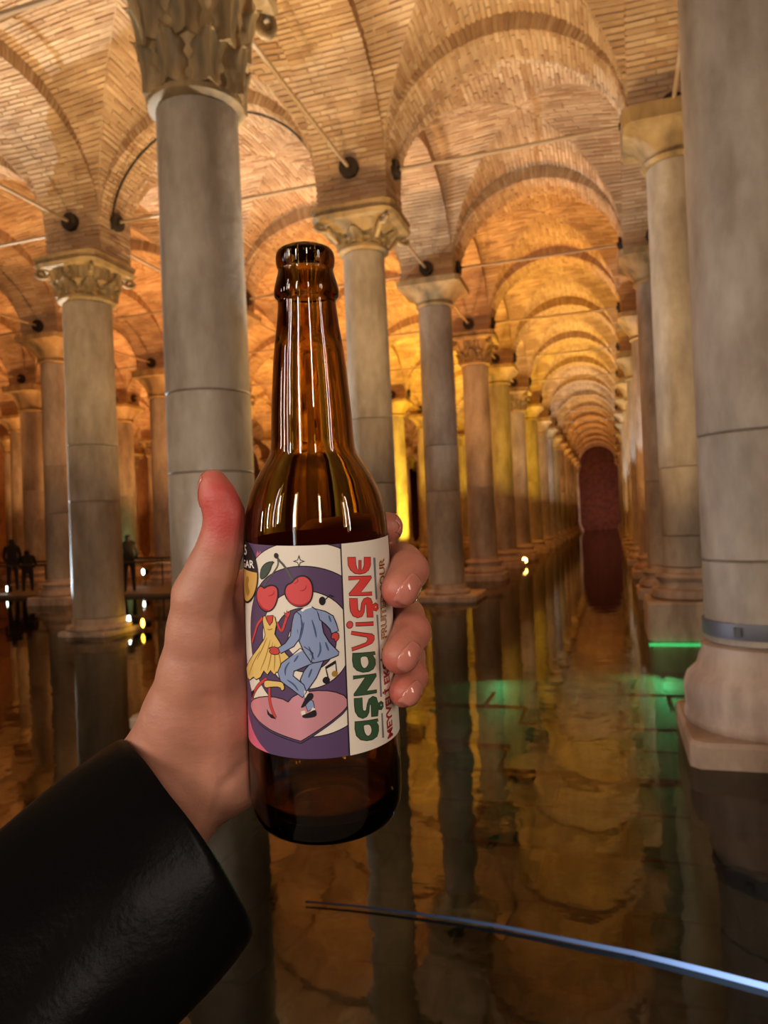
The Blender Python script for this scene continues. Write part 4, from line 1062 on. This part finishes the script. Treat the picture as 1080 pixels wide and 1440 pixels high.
# blood-flushed skin on the finger tips, thumb pad and palm web
bl = np.zeros(len(V))
for p, r, k in [(cl(306, 695, .29), .016, 1.0), (cl(318, 725, .285), .014, .9), (cl(325, 745, .285), .012, .5), (hb(50, 838, .006), .010, .8), (hb(46, 925, .006), .010, .8), (hb(50, 968, .006), .010, .9), (cl(335, 850, .33), .012, .8), (cl(340, 900, .32), .018, .35), (cl(335, 1000, .32), .022, .35), (hb(115, 752, .006), .009, .6), (hb(80, 810, .012), .018, .35), (hb(80, 890, .012), .018, .35), (hb(80, 955, .012), .014, .4)]:
    bl += k*np.exp(-((V-p)**2).sum(1)/(r*r))
att = me.attributes.new('blush', 'FLOAT', 'POINT'); att.data.foreach_set('value', np.clip(bl*.7, 0, 1).astype(np.float32))
def skin_mat():
    m, nt, b = new_mat('skin')
    at = node(nt, 'ShaderNodeAttribute', attribute_name='blush')
    n = noise_node(nt, 45, 5); r = ramp(nt, n.outputs[0], [(0.3, srgb(166, 112, 90)), (.7, srgb(186, 130, 106))])
    o = mixc(nt, at.outputs['Fac'], r.outputs[0], srgb(186, 74, 66))
    nt.links.new(o, b.inputs['Base Color']); b.inputs['Roughness'].default_value = .48
    b.inputs['Subsurface Weight'].default_value = .18; b.inputs['Subsurface Radius'].default_value = (1, .35, .2); b.inputs['Subsurface Scale'].default_value = .006
    n2 = noise_node(nt, 900, 3); n3 = noise_node(nt, 130, 4, 'Object', (1, 1, 2.2)); ad = node(nt, 'ShaderNodeMath', operation='MULTIPLY_ADD'); ad.inputs[1].default_value = 2.0
    nt.links.new(n3.outputs[0], ad.inputs[0]); nt.links.new(n2.outputs[0], ad.inputs[2])
    bump(nt, b, ad.outputs[0], .25, .0006)
    return m
me.materials.append(skin_mat())
person = bpy.data.objects.new('person', me); COL.objects.link(person); person.location = wrist
tag(person, 'left hand and forearm in black leather sleeve holding up the amber bottle', 'person')
sm_ = person.modifiers.new('smooth', 'SMOOTH'); sm_.factor = .5; sm_.iterations = 3
# finger nails
M_NAIL, nt, b = new_mat('finger nail'); b.inputs['Base Color'].default_value = (*srgb(190, 118, 102), 1); b.inputs['Roughness'].default_value = .16; b.inputs['Coat Weight'].default_value = .6
M_NAILT = plain('nail edge', srgb(226, 176, 164), .15, 0, .6, .6)
def nail(tip, dip, normal, w, l, back=.0015, lab=None):
    d = tip-dip; d /= np.linalg.norm(d); n = normal - d*normal.dot(d); n /= np.linalg.norm(n); s = np.cross(d, n)
    NU, NV = 12, 14; vs = []; c = tip + d*back
    for j in range(NV+1):
        v = -1+2*j/NV
        for i in range(NU+1):
            u = -1+2*i/NU
            ww = w/2*(1-.14*max(0, -v)**2 - .30*max(0, v)**3); uu = u*ww
            vv = v*l/2*(1-.22*(u*u)*(1 if v > 0 else .9))
            p0 = c + s*uu + d*vv + n*.012; t = 0.0
            for _ in range(26):
                dd = hand_sdf((p0 - n*t)[None])[0]
                t += max(dd, 0)*.95
                if dd < .00005 or t > .02: break
            if t > .0155: t = .0105 + .0015*abs(u) + .0008*max(0, v)
            vs.append(p0 - n*(t-.00042))
    # keep curved, smooth
    vs = np.array(vs).reshape(NV+1, NU+1, 3)
    for _ in range(3):
        q = vs.copy(); q[1:-1, 1:-1] = (vs[:-2, 1:-1]+vs[2:, 1:-1]+vs[1:-1, :-2]+vs[1:-1, 2:])/4*.6+vs[1:-1, 1:-1]*.4; vs = q
    vs = vs.reshape(-1, 3)
    wv = (np.array(CAMM.to_3x3()) @ vs.T).T + np.array(CAMPOS) - wrist
    fs = [(j*(NU+1)+i, j*(NU+1)+i+1, (j+1)*(NU+1)+i+1, (j+1)*(NU+1)+i) for j in range(NV) for i in range(NU)]
    o = mesh_obj('fingernail', wv, fs, [M_NAIL, M_NAILT], person, smooth=True)
    for k, f in enumerate(o.data.polygons): f.material_index = 0
    sd = o.modifiers.new('t', 'SOLIDIFY'); sd.thickness = .0005; sd.offset = 0
def radial(a): a = math.radians(a); return ER*math.sin(a)+EF*math.cos(a)
F_ = FING
nail(F_['middle'][-1][0], F_['middle'][-2][0], radial(62)+U*.15, .0105, .0120)
nail(F_['ring'][-1][0], F_['ring'][-2][0], radial(60)+U*.15, .0102, .0115)
nail(F_['little'][-1][0], F_['little'][-2][0], radial(66)+U*.1, .0088, .0098)
nail(F_['index'][-1][0], F_['index'][-2][0], radial(112)+U*.1, .0105, .0115)
nail(thumb[0][0], thumb[2][0], -ER*1.0-EF*.75, .0120, .0140, back=-.0015)

# ================================================================== LEATHER SLEEVE
def leather():
    m, nt, b = new_mat('black leather'); b.inputs['Base Color'].default_value = (.0035, .0033, .0035, 1); b.inputs['Roughness'].default_value = .30
    b.inputs['Specular IOR Level'].default_value = .07
    n = noise_node(nt, 420, 3); n2 = noise_node(nt, 22, 3); ad = node(nt, 'ShaderNodeMath', operation='MULTIPLY_ADD'); ad.inputs[1].default_value = 6.0
    nt.links.new(n2.outputs[0], ad.inputs[0]); nt.links.new(n.outputs[0], ad.inputs[2]); bump(nt, b, ad.outputs[0], .16, .0008)
    return m
rings = [  # (top edge px, bottom edge px, depth, near offset px, half thickness)
 ((172, 1047), (338, 1300), .316, (52, -30), .030), ((168, 1047), (344, 1308), .316, (53, -30), .0315), ((160, 1051), (341, 1318), .314, (50, -28), .032), ((130, 1072), (325, 1342), .308, (42, -24), .034),
 ((95, 1100), (300, 1370), .300, (34, -18), .036), ((55, 1130), (268, 1402), .292, (20, -10), .038), ((5, 1170), (230, 1442), .283, (16, -8), .040), ((-60, 1225), (180, 1505), .272, (10, -5), .043), ((-150, 1310), (100, 1600), .255, (5, 0), .048), ((-280, 1450), (0, 1760), .23, (0, 0), .052)]
NR = 56; vs = []
for ri, (a, b_, dep, (ox, oy), th) in enumerate(rings):
    pa = cl(*a, dep); pb = cl(*b_, dep); c = (pa+pb)/2; A = (pb-pa)/2
    B = cl(540+ox, 720+oy, dep) - cl(540, 720, dep) + np.array([0, 0, th])
    for k in range(NR):
        t = 2*math.pi*k/NR; w1 = .0012*math.sin(5*t+ri*1.1)*min(1, ri/2) + .0009*math.sin(9*t-ri*1.9)*min(1, ri/3)
        vs.append(c + A*math.cos(t)*(1+w1*8) + B*math.sin(t)*(1+w1*10))
fs = [(i*NR+k, i*NR+(k+1) % NR, (i+1)*NR+(k+1) % NR, (i+1)*NR+k) for i in range(len(rings)-1) for k in range(NR)]
wv = (np.array(CAMM.to_3x3()) @ np.array(vs).T).T + np.array(CAMPOS) - wrist
M_LEATHER = leather()
sl = mesh_obj('jacket_sleeve', wv, fs, M_LEATHER, person, smooth=True); sl['label'] = 'black leather jacket sleeve'
sb = sl.modifiers.new('s', 'SUBSURF'); sb.levels = 2; sb.render_levels = 2
so = sl.modifiers.new('t', 'SOLIDIFY'); so.thickness = .0022; so.offset = 1
